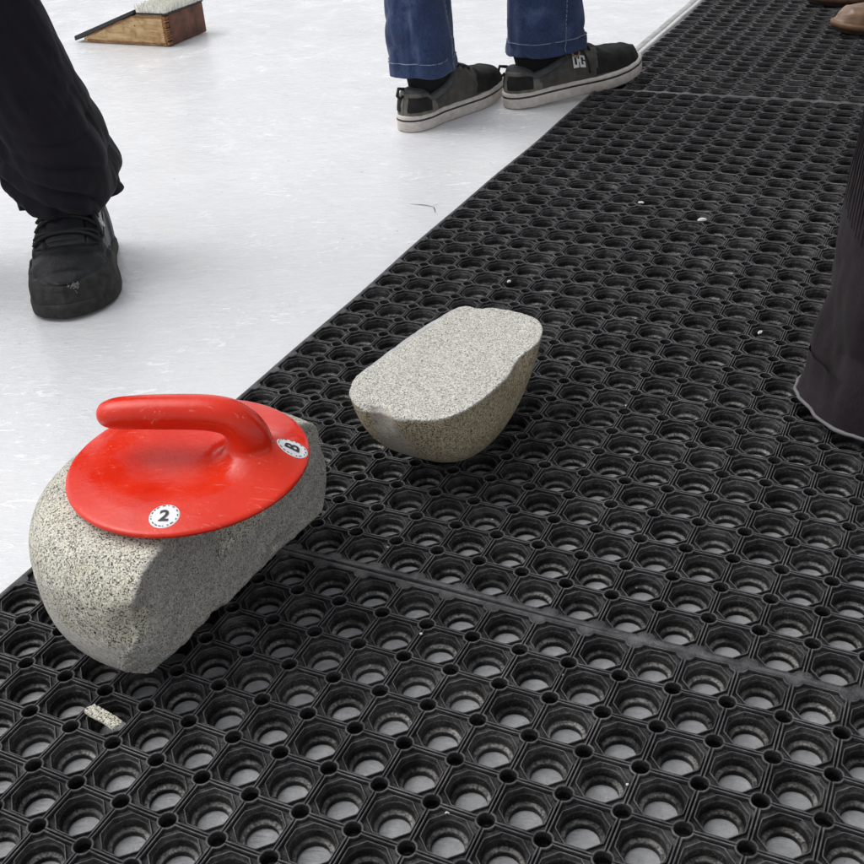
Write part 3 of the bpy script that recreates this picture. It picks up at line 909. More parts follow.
def skate_shoe(parent, loc, yaw, pitch, side, L):
    s = Shoe(L, side, 1.04, [(0, .054), (.10, .052), (.24, .036), (.36, .048), (.46, .074), (.60, .060), (.76, .044), (.90, .036), (1, .024)], (0, 0.030), 0.012)
    root = None
    def region(t, h):
        a = abs(h)
        if t > 0.60 + 0.05 * (1 - a) and a < 0.97: return 1, 0.000
        if t < 0.235 - 0.10 * (1 - a) and a > 0.48: return 2, 0.0024
        if t < 0.42 and a < 0.60 + 0.20 * max(0, t - 0.1): return 3, 0.0010
        if t >= 0.42 and a < 0.22: return 1, 0.001
        return 0, 0.0016
    up = obj('shoe', s.upper_bm(region, 80, 60), [M['suede'], M['suede_black'], M['suede_pale'], M['lining']], parent)
    sl = obj('sole', s.sole_bm(0.004, bands=[(0.0, -0.004, 0), (0.10, 0.0, 0), (0.70, 0.0006, 0), (0.74, 0.0002, 1), (0.82, 0.0002, 1), (0.86, 0.0008, 0), (1.0, 0.0, 0), (1.06, -0.003, 0)]),
             [M['sole_white'], M['ink']], up, True)
    # dark panel and pull loop on the heel
    bm = bmesh.new()
    G = []
    for i in range(9):
        row = []
        for j in range(15):
            v = -1 + 2 * j / 14
            t = 0.006 + 0.15 * abs(v) ** 1.6
            row.append(bm.verts.new(s.pt(t, math.copysign(0.94 - 0.30 * i / 8, v) if abs(v) > 0.01 else 0.94 - 0.30 * i / 8, 0.0042)))
        G.append(row)
    for i in range(8):
        for j in range(14):
                bm.faces.new((G[i][j], G[i][j + 1], G[i + 1][j + 1], G[i + 1][j]))
    obj('heel_patch', bm, M['suede_black'], up)
    bm = bmesh.new()
    tube(bm, [(0.012, 0.004, s.z1 + 0.049), (-0.004, 0.004, s.z1 + 0.054), (-0.010, 0.003, s.z1 + 0.042), (-0.004, 0.002, s.z1 + 0.034), (0.004, 0.002, s.z1 + 0.038)], 0.0032, 8)
    obj('pull_loop', bm, M['lace'], up)
    # padded collar and sock
    bm = bmesh.new()
    ring = []
    for k in range(36):
        a = 2 * math.pi * k / 36
        x = 0.078 + 0.062 * math.cos(a); y = 0.032 * math.sin(a)
        z = s.z1 + 0.040 + 0.016 * math.cos(a) - 0.006 * abs(math.sin(a)) + (0.010 if math.cos(a) < -0.6 else 0)
        ring.append((x, y, z))
    tube(bm, ring + ring[:2], 0.0075, 10, False)
    obj('collar', bm, M['lining'], up)
    bm = bmesh.new()
    rings = []
    for z, cx, rx, ry in ((0.03, 0.085, 0.052, 0.029), (0.062, 0.082, 0.055, 0.031), (0.09, 0.074, 0.050, 0.031), (0.12, 0.066, 0.042, 0.031), (0.15, 0.064, 0.038, 0.029)):
        rings.append([bm.verts.new((cx + rx * math.cos(2 * math.pi * k / 28), ry * math.sin(2 * math.pi * k / 28), s.z1 + z)) for k in range(28)])
    for a, b in zip(rings, rings[1:]):
        for k in range(28): bm.faces.new((a[k], a[(k + 1) % 28], b[(k + 1) % 28], b[k]))
    bm.faces.new(rings[-1])
    obj('sock', bm, M['sock'], up)
    # laces
    bm = bmesh.new()
    for t in (0.44, 0.49, 0.54, 0.59):
        pts = [s.pt(t + 0.012 * math.sin(3 * h), h, 0.004) for h in np.linspace(-0.36, 0.36, 9)]
        tube(bm, pts, 0.0024, 6)
    o_ = -1 if side < 0 else 1
    tube(bm, spline([tuple(s.pt(0.46, 0.2 * o_, 0.006)), tuple(s.pt(0.50, 0.45 * o_, 0.012)), tuple(s.pt(0.53, 0.72 * o_, 0.010)), tuple(s.pt(0.545, 0.92 * o_, 0.006))], 14), 0.002, 6)
    obj('lace', bm, M['lace'], up)
    bm = bmesh.new()
    tube(bm, spline([tuple(s.pt(0.45, 0.22 * o_, 0.006)), tuple(s.pt(0.435, 0.45 * o_, 0.012)), tuple(s.pt(0.455, 0.66 * o_, 0.010)), tuple(s.pt(0.485, 0.60 * o_, 0.011)), tuple(s.pt(0.48, 0.35 * o_, 0.008))], 22), 0.0019, 6)
    obj('lace', bm, M['beige_lace'], up)
    # letters D C on the outer side
    bm = bmesh.new()
    sg = -1 if side < 0 else 1
    def glyph(polys):
        for poly in polys:
            vs = []
            for (u, v) in poly:
                uu = u if side < 0 else 1 - u
                vs.append(bm.verts.new(s.pt(0.445 + uu * 0.080, sg * (0.84 - v * 0.24), 0.0042)))
            bm.faces.new(vs)
    Dp = [[(0, 1), (0.40, 1), (0.40, .80), (0, .80)], [(0.30, .80), (0.42, .80), (.42, .62), (.30, .62)], [(0, .62), (.14, .62), (.14, 0), (0, 0)], [(.14, .2), (.46, .2), (.46, 0), (.14, 0)],
          [(.32, .62), (.46, .62), (.46, .2), (.32, .2)], [(0, .80), (.14, .80), (.14, .62), (0, .62)]]
    Cp = [[(.56, 1), (1, 1), (1, .80), (.56, .80)], [(.54, .80), (.68, .80), (.68, .2), (.54, .2)], [(.54, .2), (1, .2), (1, 0), (.54, 0)], [(.86, .80), (1, .80), (1, .60), (.86, .60)],
          [(.80, .46), (1, .46), (1, .2), (.86, .2)], [(.46, .62), (.54, .62), (.54, .38), (.46, .38)]]
    glyph(Dp); glyph(Cp)
    obj('logo', bm, M['white_print'], up, False)
    up.matrix_local = Matrix.Translation(loc) @ Matrix.Rotation(yaw, 4, 'Z') @ Matrix.Rotation(-pitch, 4, 'Y')
    return up, s

# ---------------------------------------------------------------- cloth legs
def cloth_leg(bm, ctrl, folds, n=96, m=150, seed=0.0, drape=0.006, fold_h=0.16, fold_w=0.03, yaw=0.0, hem=None):
    """ctrl rows: x, y, z, r along yaw, r across; from hem to hip"""
    path = spline(ctrl, m)
    rings = []
    ca, sa = math.cos(yaw), math.sin(yaw)
    s = 0.0
    for i, c in enumerate(path):
        if i: s += float(np.linalg.norm(c[:3] - path[i - 1][:3]))
        ring = []
        for k in range(n):
            a = 2 * math.pi * k / n
            amp = folds * math.exp(-s / fold_h)
            ph = s / fold_w + 0.60 * math.sin(a + seed) + 0.30 * math.sin(2 * a + 1.7 * seed) + 0.9 * noise.noise(Vector((math.cos(a) * 1.2, math.sin(a) * 1.2, s * 7 + seed)))
            w = 2 * abs(math.sin(math.pi * ph)) ** 0.85 - 1.1
            d = amp * w * (0.55 + 0.6 * noise.noise(Vector((math.cos(a) * 1.6 + seed, math.sin(a) * 1.6, s * 5))))
            d += drape * fbm(Vector((math.cos(a) * 1.3 + seed * 3, math.sin(a) * 1.3, s * 4)), 4)
            d += drape * 0.5 * (2 * abs(math.sin(1.5 * a + 5 * s + seed + noise.noise(Vector((a * 0.3, s * 6, seed))))) - 1.2) * min(1, s / 0.06)
            d += 0.0035 * math.sin(3 * a + 4 * s + seed)
            if hem and s < hem: d += 0.0018
            x = (c[3] + d) * math.cos(a); y = (c[4] + d) * math.sin(a)
            hz = 0.0
            if s < 0.05: hz = 0.005 * noise.noise(Vector((math.cos(a) * 1.5 + seed, math.sin(a) * 1.5, 4.0))) * (1 - s / 0.05)
            ring.append(bm.verts.new((c[0] + ca * x - sa * y, c[1] + sa * x + ca * y, c[2] + hz)))
        rings.append(ring)
    for a, b in zip(rings, rings[1:]):
        for k in range(n): bm.faces.new((a[k], a[(k + 1) % n], b[(k + 1) % n], b[k]))
    # turned-in hem
    low = rings[0]
    cen = sum((v.co for v in low), Vector()) / n
    inner = [bm.verts.new(cen + (v.co - cen) * 0.955 + Vector((0, 0, 0.0008))) for v in low]
    inn2 = [bm.verts.new(cen + (v.co - cen) * 0.93 + Vector((0, 0, 0.05))) for v in low]
    for k in range(n):
        bm.faces.new((inner[k], inner[(k + 1) % n], low[(k + 1) % n], low[k]))
        bm.faces.new((inn2[k], inn2[(k + 1) % n], inner[(k + 1) % n], inner[k]))
    return rings

def pelvis(bm, c, yaw, w, d, z0, z1):
    rings = []
    ca, sa = math.cos(yaw), math.sin(yaw)
    for i in range(14):
        f = i / 13; z = z0 + (z1 - z0) * f
        k = 0.80 + 0.22 * math.sin(math.pi * min(1, f * 0.8 + 0.15)) - 0.06 * f
        ring = []
        for j in range(40):
            a = 2 * math.pi * j / 40
            x, y = d * k * math.cos(a), w * k * math.sin(a)
            ring.append(bm.verts.new((c[0] + ca * x - sa * y, c[1] + sa * x + ca * y, z)))
        rings.append(ring)
    for a, b in zip(rings, rings[1:]):
        for j in range(40): bm.faces.new((a[j], a[(j + 1) % 40], b[(j + 1) % 40], b[j]))
    bm.faces.new(rings[0][::-1]); bm.faces.new(rings[-1])

def trousers(legs, hip, yaw, mat, parent, w=0.17, d=0.12, **kw):
    bm = bmesh.new()
    R0 = []
    for L in legs:
        k = dict(kw); k.update(L[1])
        R0.append([[v.co.copy() for v in r] for r in cloth_leg(bm, L[0], **k)])
    pelvis(bm, hip, yaw, w, d, 0.74, 1.04)
    return obj('trousers', bm, mat, parent), R0

# ---------------------------------------------------------------- person in jeans (seen from behind)
p2 = thing('person', 'person in blue jeans and grey skate shoes with white soles, one foot on the mat', 'person', (-0.80, 1.58, ICE))
p2i = Vector((0.80, -1.58, -ICE))
def rel(v): return tuple(Vector(v) + p2i)
yawL, yawR = R(76), R(45.5)
skate_shoe(p2, rel((-0.921, 1.408, ICE)), yawL, 0.0, 1, 0.292)
skate_shoe(p2, rel((-0.787, 1.601, ICE)), yawR, R(4.6), -1, 0.300)
def legc(ax, ay, z, hx, hy, rx, ry, kx=0.0, ky=0.0):
    kn = (ax * 0.55 + hx * 0.45 + kx, ay * 0.55 + hy * 0.45 + ky)
    return [rel((ax, ay, z)) + (rx, ry), rel((ax, ay, z + 0.05)) + (rx * 0.99, ry * 0.99), rel((ax * .97 + kn[0] * .03, ay * .97 + kn[1] * .03, z + 0.16)) + (rx * .96, ry * .97),
            rel((ax * .8 + kn[0] * .2, ay * .8 + kn[1] * .2, 0.33)) + (rx * .95, ry * 1.0), rel((kn[0], kn[1], 0.50)) + (0.076, 0.076),
            rel((kn[0] * .4 + hx * .6, kn[1] * .4 + hy * .6, 0.72)) + (0.092, 0.088), rel((hx, hy, 0.88)) + (0.10, 0.09)]
jean, jr = trousers([(legc(-0.900, 1.472, 0.084, -0.885, 1.62, 0.067, 0.055), dict(seed=1.0, yaw=yawL)),
                     (legc(-0.723, 1.657, 0.085, -0.745, 1.655, 0.077, 0.060), dict(seed=2.3, yaw=yawR))],
                    rel((-0.815, 1.638, 0)), R(60), M['denim'], p2, 0.165, 0.115, folds=0.0050, fold_h=0.25, fold_w=0.075, hem=0.026)
# stitching round each hem and up each outer seam
for rings in jr:
    n = len(rings[0])
    ii = next(i for i in range(len(rings)) if (rings[i][0].z - rings[0][0].z) > 0.025)
    bm = bmesh.new()
    cen = sum(rings[ii], Vector()) / n
    pts = []                                     # one thread that dives under the cloth between stitches
    for k in range(n + 1):
        a, b = rings[ii][k % n], rings[ii][(k + 1) % n]
        o_ = (a - cen).normalized()
        gap = random.random() < 0.12
        for f, off in ((0.0, 0.0012), (0.62, -0.003 if gap else 0.0012), (0.70, -0.004), (0.92, -0.004)):
            pts.append(a * (1 - f) + b * f + o_ * off)
    tube(bm, pts, 0.0008, 5)
    obj('hem_stitching', bm, M['thread'], jean)
    bm = bmesh.new()
    k = int(n * 0.80)
    pts = []
    for i in range(2, 70):
        a, b = rings[i][k], rings[i + 1][k]
        c = sum(rings[i], Vector()) / n
        o_ = (a - c).normalized()
        if i % 2 == 0:
            for f, off in ((0.0, 0.0014), (0.9, 0.0014)): pts.append(a * (1 - f) + b * f + o_ * off)
        else:
            for f, off in ((0.1, -0.004), (0.9, -0.004)): pts.append(a * (1 - f) + b * f + o_ * off)
    tube(bm, pts, 0.0008, 5)
    obj('seam_stitching', bm, M['thread'], jean)

# ---------------------------------------------------------------- person in black with the curling shoe (left)
p1 = thing('person', 'person in black trousers and black laced shoe, standing on the ice at left', 'person', (-1.2, 0.70, ICE))
def rel1(v): return tuple(Vector(v) - Vector((-1.2, 0.70, ICE)))
def curling_shoe(parent, loc, yaw, side, L=0.292):
    s = Shoe(L, side, 1.25, [(0, .095), (.14, .100), (.30, .108), (.42, .108), (.52, .096), (.64, .076), (.76, .060), (.90, .046), (1, .034)], (0, 0.016), 0.004)
    def region(t, h):
        a = abs(h)
        bump = (0.29 + 0.30 * max(0, (t - 0.72) / 0.28))
        if t > 0.52 and a > 1 - bump + 0.20 * max(0, (0.66 - t) / 0.14): return 1, 0.0045
        if 0.24 < t < 0.71 and a < 0.20: return 2, -0.002
        if 0.22 < t < 0.71 and a < 0.55: return 0, 0.003
        if t <= 0.22: return 0, 0.0035
        return 0, 0.0006
    up = obj('shoe', s.upper_bm(region, 90, 70), [M['leather'], M['bumper'], M['lining']], parent)
    obj('sole', s.sole_bm(0.0055, bands=[(0, -0.004, 0), (0.15, 0.0, 0), (0.9, 0.0, 0), (1.3, -0.002, 0)]), M['bumper'], up)
    # tongue, laces, pull tab
    bm = bmesh.new()
    G = []
    for i in range(12):
        t = 0.26 + 0.44 * i / 11
        G.append([bm.verts.new(s.pt(t, h, 0.0035 + 0.002 * math.cos(3 * h))) for h in np.linspace(-0.17, 0.17, 7)])
    for a, b in zip(G, G[1:]):
        for k in range(6): bm.faces.new((a[k], a[k + 1], b[k + 1], b[k]))
    obj('tongue', bm, M['leather'], up)
    bm = bmesh.new()
    for t in (0.47, 0.565, 0.655):
        for sg in (1, -1):
            pts = [s.pt(t + 0.022 * sg * h / 0.4 + 0.01 * (1 - abs(h)), h, 0.0075 - 0.010 * max(0, abs(h) - 0.28)) for h in np.linspace(-0.42, 0.42, 13)]
            tube(bm, pts, 0.0026, 7)
    bow = spline([tuple(s.pt(0.46, 0.04, 0.010)), tuple(s.pt(0.50, 0.16 * side, 0.013)), tuple(s.pt(0.57, 0.36 * side, 0.009)), tuple(s.pt(0.635, 0.50 * side, 0.006))], 16)
    tube(bm, bow, 0.0027, 7)
    bow = spline([tuple(s.pt(0.45, 0.0, 0.010)), tuple(s.pt(0.42, 0.22 * side, 0.016)), tuple(s.pt(0.45, 0.34 * side, 0.010))], 12)
    tube(bm, bow, 0.0025, 7)
    obj('lace', bm, M['lace'], up)
    bm = bmesh.new()
    bmesh.ops.create_cube(bm, size=1.0)
    bmesh.ops.bevel(bm, geom=bm.edges[:], offset=0.12, segments=2, affect='EDGES')
    c = s.pt(0.40, 0.0, 0.008)
    for v in bm.verts: v.co = Vector((v.co.x * 0.022, v.co.y * 0.016, v.co.z * 0.005)) + c
    obj('tab', bm, M['leather'], up)
    # seams of the quarter panels
    bm = bmesh.new()
    for sg in (1, -1):
        tube(bm, [s.pt(t, sg * h, 0.0042) for t, h in ((0.715, 0.12), (0.715, 0.26), (0.70, 0.42), (0.61, 0.56), (0.52, 0.64), (0.36, 0.68), (0.25, 0.70))], 0.0009, 5)
        tube(bm, [s.pt(t, sg * h, 0.0042) for t, h in ((0.49, 0.62), (0.485, 0.45), (0.48, 0.30), (0.48, 0.22))], 0.0007, 5)
    obj('seam', bm, M['lace'], up)
    # white emblem on the outer quarter: a ring with a small letter in it and three letters
    bm = bmesh.new()
    strokes = [[(0.13 + 0.12 * math.cos(a), 0.5 + 0.48 * math.sin(a)) for a in np.linspace(0, 2 * math.pi, 15)],
               [(0.08, 0.25), (0.13, 0.75), (0.18, 0.25)], [(0.10, 0.45), (0.16, 0.45)],
               [(0.46, 0.75), (0.36, 0.72), (0.36, 0.52), (0.46, 0.48), (0.45, 0.28), (0.34, 0.28)],
               [(0.54, 0.28), (0.52, 0.6), (0.60, 0.74), (0.67, 0.6), (0.66, 0.28)], [(0.53, 0.48), (0.66, 0.48)],
               [(0.90, 0.75), (0.78, 0.70), (0.74, 0.5), (0.80, 0.3), (0.92, 0.28)]]
    dt, dh = -0.115, -0.13 * side
    on_surface(s, strokes, 0.57, 0.60 * side, dt, dh, 0.0080, bm, 0.0008)
    obj('emblem', bm, M['white_print'], up, False)
    # pale scuff on the toe bumper
    bm = bmesh.new()
    rr = random.Random(3)
    for k in range(46):
        t = 0.984 + rr.gauss(0, 0.006); h = 0.50 * side + rr.gauss(0, 0.07)
        t = min(0.997, t)
        c = s.pt(t, h, 0.0049)
        r = rr.uniform(0.0006, 0.0016)
        bmesh.ops.create_icosphere(bm, subdivisions=1, radius=r, matrix=Matrix.Translation(c))
    obj('scuff', bm, M['edge_wood'] if False else M['grey_hem'], up)
    up.matrix_local = Matrix.Translation(loc) @ Matrix.Rotation(yaw, 4, 'Z')
    return up
yaw1 = math.atan2(-0.822, 0.564)
curling_shoe(p1, rel1((-1.167, 0.771, ICE)), yaw1, 1)
curling_shoe(p1, rel1((-1.40, 0.62, ICE)), yaw1 - R(14), -1)
def leg1(ax, ay, z, hx, hy, lean):
    lx, ly = -0.70 * lean, -0.71 * lean
    return [rel1((ax, ay, z)) + (.073, .067), rel1((ax, ay, z + .022)) + (.081, .076), rel1((ax + lx * .05, ay + ly * .05, z + .06)) + (.088, .084), rel1((ax + lx * .15, ay + ly * .15, z + .11)) + (.080, .079),
            rel1((ax + lx * .45, ay + ly * .45, z + .19)) + (.082, .074), rel1((ax + lx, ay + ly, z + .33)) + (.086, .079), rel1((ax + lx * 1.2, ay + ly * 1.2, z + .46)) + (.088, .084), rel1((hx, hy, .88)) + (.10, .095)]
trousers([(leg1(-1.108, 0.690, 0.086, -1.17, 0.72, 0.075), dict(seed=0.4, yaw=yaw1)),
          (leg1(-1.355, 0.545, 0.086, -1.32, 0.63, 0.0), dict(seed=3.4, yaw=yaw1 - R(14)))],
         rel1((-1.245, 0.675, 0)), yaw1, M['black_cloth'], p1, 0.17, 0.12, folds=0.0145, fold_h=0.070, fold_w=0.046, drape=0.008, n=120, m=220)

# ---------------------------------------------------------------- person at the right edge: wide dark grey trouser leg
p3 = thing('person', 'person in dark grey flared trousers with pale piping, right edge of the photo', 'person', (0.13, 0.62, 0))
def rel3(v): return tuple(Vector(v) - Vector((0.13, 0.62, 0)))
def leg3(ax, ay, dx, dy):
    return [rel3((ax, ay, .012)) + (.106, .112), rel3((ax, ay, .05)) + (.102, .104), rel3((ax + .004, ay, .12)) + (.096, .098), rel3((ax + .008, ay + .004, .26)) + (.094, .096),
            rel3((ax + .012 + dx * .3, ay + dy * .3, .45)) + (.094, .096), rel3((ax + dx * .7, ay + dy * .7, .70)) + (.10, .10), rel3((ax + dx, ay + dy, .88)) + (.105, .10)]
yaw3 = R(-65)
tr3, r3 = trousers([(leg3(.075, .625, .03, .01), dict(seed=5.1, yaw=yaw3)), (leg3(.36, .74, -.05, -.02), dict(seed=6.6, yaw=yaw3))],
                   rel3((.205, .675, 0)), yaw3, M['plum_cloth'], p3, 0.18, 0.13, folds=0.008, fold_h=0.20, fold_w=0.13, drape=0.008, n=110, m=170)
for rings in r3:
    bm = bmesh.new()
    n = len(rings[0])
    cen = sum(rings[0], Vector()) / n
    pts = [p + (p - cen).normalized() * 0.0012 + Vector((0, 0, 0.001)) for p in rings[0]]
    tube(bm, pts + pts[:2], [0.0019 + 0.0008 * noise.noise(p * 30) for p in pts + pts[:2]], 8, False)
    obj('piping', bm, M['grey_hem'], tr3)
# knitted rib panel at the side, standing slightly proud of the leg
bm = bmesh.new()
rings = r3[0]; n = len(rings[0])
cols = [k for k in range(n)]
def ang_of(k, i):
    c = sum(rings[i], Vector()) / n; d = rings[i][k] - c
    return math.atan2(d.y, d.x)
lo_i = next(i for i in range(len(rings)) if rings[i][0].z > 0.20); hi_i = next(i for i in range(len(rings)) if rings[i][0].z > 0.42)
ks = sorted([k for k in range(n) if 2.95 < ang_of(k, lo_i) % (2 * math.pi) < 4.05], key=lambda k: ang_of(k, lo_i) % (2 * math.pi))
for i in range(lo_i, hi_i - 1):
    pass
for q, k in enumerate(ks):
    f = q / max(1, len(ks) - 1)
    i0 = lo_i + int((hi_i - lo_i) * 0.28 * (1 - f))
    pts = []
    for i in range(i0, hi_i):
        c = sum(rings[i], Vector()) / n
        pts.append(rings[i][k] + (rings[i][k] - c).normalized() * 0.0006)
    rad = [0.0002 + 0.0013 * min(1, (j + 1) / 30, (len(pts) - j) / 8) for j in range(len(pts))]
    tube(bm, pts, rad, 6)
obj('rib_panel', bm, M['plum_cloth'], tr3)
def plain_shoe(parent, loc, yaw, side, L, mats, tops, label=None, pitch=0.0):
    s = Shoe(L, side, 1.03, tops, (0, 0.020), 0.010)
    def region(t, h):
        if t > 0.66 and abs(h) < 0.9: return 0, 0.0
        return 0, 0.0012
    up = obj('shoe', s.upper_bm(region, 50, 36), [mats[0]], parent)
    obj('sole', s.sole_bm(0.005, bands=[(0, -0.003, 1), (0.12, 0, 1), (0.45, 0.0, 1), (0.5, 0.0016, 0), (0.9, 0.002, 0), (1.05, -0.001, 0)]), [mats[1], mats[2]], up)
    bm = bmesh.new()
    for t in (0.46, 0.52, 0.58):
        tube(bm, [s.pt(t, h, 0.003) for h in np.linspace(-0.34, 0.34, 9)], 0.0022, 6)
    obj('lace', bm, M['lace'], up)
    up.matrix_local = Matrix.Translation(loc) @ Matrix.Rotation(yaw, 4, 'Z')
    return up
LOWT = [(0, .062), (.15, .066), (.35, .075), (.46, .084), (.60, .060), (.76, .042), (.90, .036), (1, .020)]
plain_shoe(p3, rel3((.02, .70, 0.001)), R(-52), 1, 0.27, (M['leather'], M['bumper'], M['bumper']), [(a, b * 0.8) for a, b in LOWT])
plain_shoe(p3, rel3((.32, .82, 0.001)), R(-60), -1, 0.27, (M['leather'], M['bumper'], M['bumper']), [(a, b * 0.8) for a, b in LOWT])

# ---------------------------------------------------------------- person with brown shoes (top right)
p4 = thing('person', 'person in shiny brown leather shoes on the far mat, top right corner', 'person', (0.05, 2.45, 0))
def rel4(v): return tuple(Vector(v) - Vector((0.05, 2.45, 0)))
for (tx, ty, yw, sd) in ((-0.256, 2.225, R(206), 1), (-0.365, 2.515, R(196), -1)):
    L = 0.29
    hx, hy = tx - L * math.cos(yw), ty - L * math.sin(yw)
    plain_shoe(p4, rel4((hx, hy, 0.001)), yw, sd, L, (M['tan_leather'], M['tan_sole'], M['dark_sole']), LOWT)
def leg4(yw, tx, ty, hx, hy):
    ax, ay = tx - 0.225 * math.cos(yw), ty - 0.225 * math.sin(yw)
    return [rel4((ax, ay, .07)) + (.085, .075), rel4((ax, ay, .12)) + (.084, .075), rel4((ax, ay, .3)) + (.08, .075), rel4(((ax + hx) / 2, (ay + hy) / 2, .5)) + (.08, .078), rel4((hx, hy, .88)) + (.10, .09)]
trousers([(leg4(R(206), -.256, 2.225, -.04, 2.36), dict(seed=7.0, yaw=R(206))), (leg4(R(196), -.365, 2.515, -.07, 2.53), dict(seed=8.0, yaw=R(196)))],
         rel4((-.055, 2.445, 0)), R(201), M['brown_cloth'], p4, 0.17, 0.12, folds=0.006, fold_h=0.12, fold_w=0.05, n=64, m=90)

# ---------------------------------------------------------------- wooden wedge with bristles on the ice
wz = ICE
wd = thing('wooden_wedge', 'wooden wedge on the ice with black ramp and white bristle top, upper left', 'wedge', (-1.99, 1.99, wz))
X0, X1, Y0, Y1, XT, ZT = -0.145, 0.140, -0.080, 0.085, 0.045, 0.078     # local
def prism(poly, y0, y1, sub=0):
    bm = bmesh.new()
    a = [bm.verts.new((x, y0, z)) for x, z in poly]; b = [bm.verts.new((x, y1, z)) for x, z in poly]
    bm.faces.new(a); bm.faces.new(b[::-1])
    for k in range(len(poly)): bm.faces.new((a[k], b[k], b[(k + 1) % len(poly)], a[(k + 1) % len(poly)]))
    bmesh.ops.recalc_face_normals(bm, faces=bm.faces[:])
    bmesh.ops.bevel(bm, geom=bm.edges[:], offset=0.0015, segments=2, affect='EDGES')
    return bm
tri = [(X0, 0.002), (X1 - 0.014, 0.002), (X1 - 0.014, ZT), (XT, ZT), (X0, 0.014)]
for y0, y1 in ((Y0, Y0 + 0.014), (Y1 - 0.014, Y1)):
    obj('side_panel', prism(tri, y0, y1), M['plywood'], wd, False)
# brown frame line along the lower and upper edge of the visible side
bm = bmesh.new()
for (xa, za, xb, zb, w) in ((X0 + 0.012, 0.007, X1 - 0.018, 0.007, 0.005), (XT - 0.01, ZT - 0.005, X1 - 0.018, ZT - 0.005, 0.005), (X0 + 0.012, 0.017, XT - 0.01, ZT - 0.004, 0.004)):
    pts = [(xa + (xb - xa) * k / 24, Y0 - 0.0008, za + (zb - za) * k / 24) for k in range(25)]
    tube(bm, pts, [w * (0.6 + 0.5 * noise.noise(Vector((xa * 50 + k * 0.4, za * 90, 0)))) for k in range(25)], 6, True, flat=1)
for v in bm.verts: v.co.y = Y0 - 0.0008 + (v.co.y - (Y0 - 0.0008)) * 0.3
obj('edge_stain', bm, M['edge_wood'], wd)
obj('end_panel', prism([(X1 - 0.0138, 0.002), (X1 - 0.002, 0.002), (X1 - 0.002, ZT), (X1 - 0.0138, ZT)], Y0 + 0.012, Y1), M['brown_board'], wd, False)
# frayed board end at the near corner
bm = bmesh.new()
for k in range(26):
    z = 0.004 + (ZT - 0.006) * k / 26
    bmesh.ops.create_cube(bm, size=1.0, matrix=Matrix.Translation((X1 - 0.0075 + random.uniform(-.002, .002), Y0 + 0.0045, z + 0.0015)) @ Matrix.Rotation(random.uniform(-.7, .7), 4, 'Y') @ Matrix.Diagonal((0.011, 0.013 + random.uniform(0, .002), 0.0024, 1)))
obj('corner_edge', bm, M['edge_wood'], wd, False)
obj('ramp', prism([(X0 - 0.030, 0.004), (XT - 0.002, ZT + 0.003), (XT - 0.002, ZT + 0.012), (X0 - 0.030, 0.016)], Y0 - 0.004, Y1 + 0.004), M['ramp'], wd, False)
obj('top_board', prism([(XT + 0.001, ZT + 0.0005), (X1 + 0.001, ZT + 0.0005), (X1 + 0.001, ZT + 0.005), (XT + 0.001, ZT + 0.005)], Y0 - 0.002, Y1 + 0.002), M['ramp'], wd, False)
bm = bmesh.new()
rr = random.Random(11)
for i in range(34):
    for j in range(46):
        x = XT + 0.004 + (X1 - XT - 0.006) * i / 33 + rr.uniform(-.001, .001); y = Y0 + 0.002 + (Y1 - Y0 - 0.004) * j / 45 + rr.uniform(-.001, .001)
        h = rr.uniform(0.013, 0.022); dx, dy = rr.gauss(0, .004), rr.gauss(0, .004)
        b = [bm.verts.new((x + 0.0016 * math.cos(a), y + 0.0016 * math.sin(a), ZT + 0.004)) for a in (0, 2.09, 4.19)]
        t = [bm.verts.new((x + dx + 0.0010 * math.cos(a), y + dy + 0.0010 * math.sin(a), ZT + 0.004 + h)) for a in (0, 2.09, 4.19)]
        for k in range(3): bm.faces.new((b[k], b[(k + 1) % 3], t[(k + 1) % 3], t[k]))
        bm.faces.new(t)
obj('bristle_mat', bm, M['bristle'], wd, False)

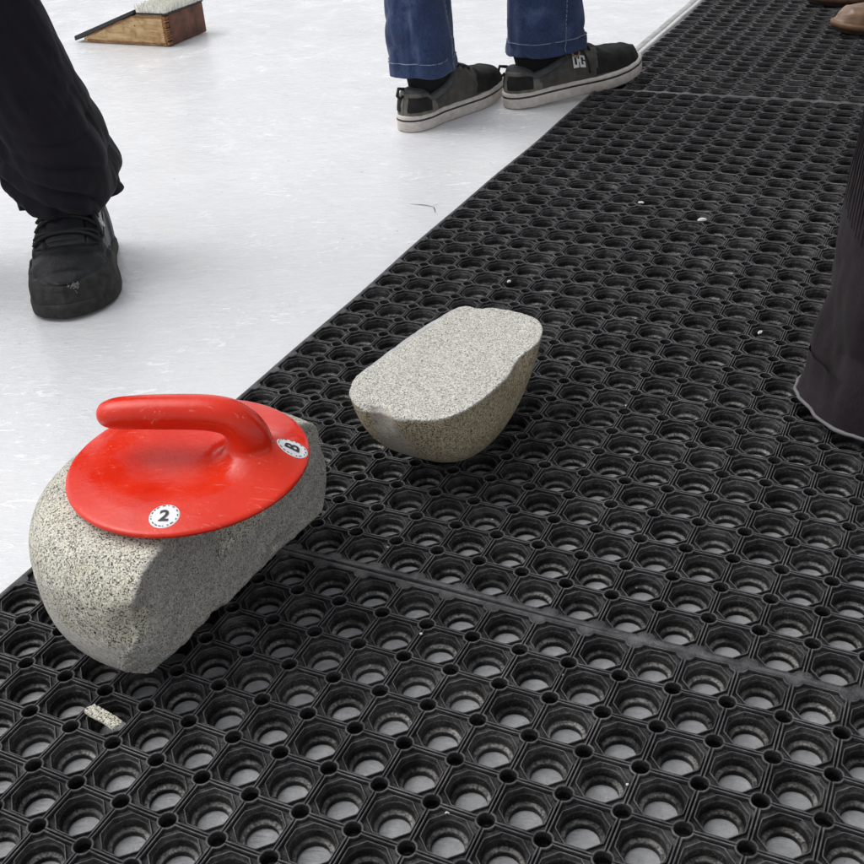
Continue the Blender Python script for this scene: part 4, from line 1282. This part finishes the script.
# ---------------------------------------------------------------- camera
Rm = [[0.9014011452428149, 0.4279840993444899, -0.06561696475062878], [0.1760079179402463, -0.5006463813262998, -0.8475697102215582], [-0.3955972550171941, 0.752451202119448, -0.5266118117263006]]
cam = bpy.data.cameras.new('camera'); co = bpy.data.objects.new('camera', cam); col.objects.link(co)
cam.sensor_width = 36; cam.lens = 47.75; cam.clip_start = 0.02; cam.clip_end = 600
mw = Matrix.Identity(4)
for i in range(3):
    mw[i][0] = Rm[0][i]; mw[i][1] = -Rm[1][i]; mw[i][2] = -Rm[2][i]
mw[0][3], mw[1][3], mw[2][3] = 0.10630786, -0.52972302, 0.65398028
co.matrix_world = mw
scene.camera = co

# ---------------------------------------------------------------- light: overcast day
SUN_EL, SUN_AZ = R(58), R(188)     # azimuth of the sun measured from +x towards +y
w = bpy.data.worlds.new('World'); scene.world = w; w.use_nodes = True
nt = w.node_tree
bg = nt.nodes['Background']
sky = nt.nodes.new('ShaderNodeTexSky'); sky.sky_type = 'NISHITA'; sky.sun_disc = False
sky.sun_elevation = SUN_EL; sky.sun_rotation = math.pi / 2 - SUN_AZ
sky.air_density = 1.0; sky.dust_density = 3.0; sky.ozone_density = 1.0
hs = nt.nodes.new('ShaderNodeHueSaturation'); hs.inputs['Saturation'].default_value = 0.12; hs.inputs['Value'].default_value = 1.35
nt.links.new(sky.outputs[0], hs.inputs['Color']); nt.links.new(hs.outputs[0], bg.inputs['Color'])
bg.inputs['Strength'].default_value = 0.15
sun = bpy.data.lights.new('sun', 'SUN'); sun.energy = 0.9; sun.angle = R(50); sun.color = (1.0, 0.97, 0.93)
so = bpy.data.objects.new('sun', sun); col.objects.link(so)
d = Vector((math.cos(SUN_EL) * math.cos(SUN_AZ), math.cos(SUN_EL) * math.sin(SUN_AZ), math.sin(SUN_EL)))
so.rotation_euler = d.to_track_quat('Z', 'Y').to_euler()
so.location = d * 5

scene.view_settings.view_transform = 'Standard'
scene.view_settings.look = 'None'
scene.view_settings.exposure = 0
scene.render.engine = 'CYCLES'
scene.render.resolution_x = scene.render.resolution_y = 1024
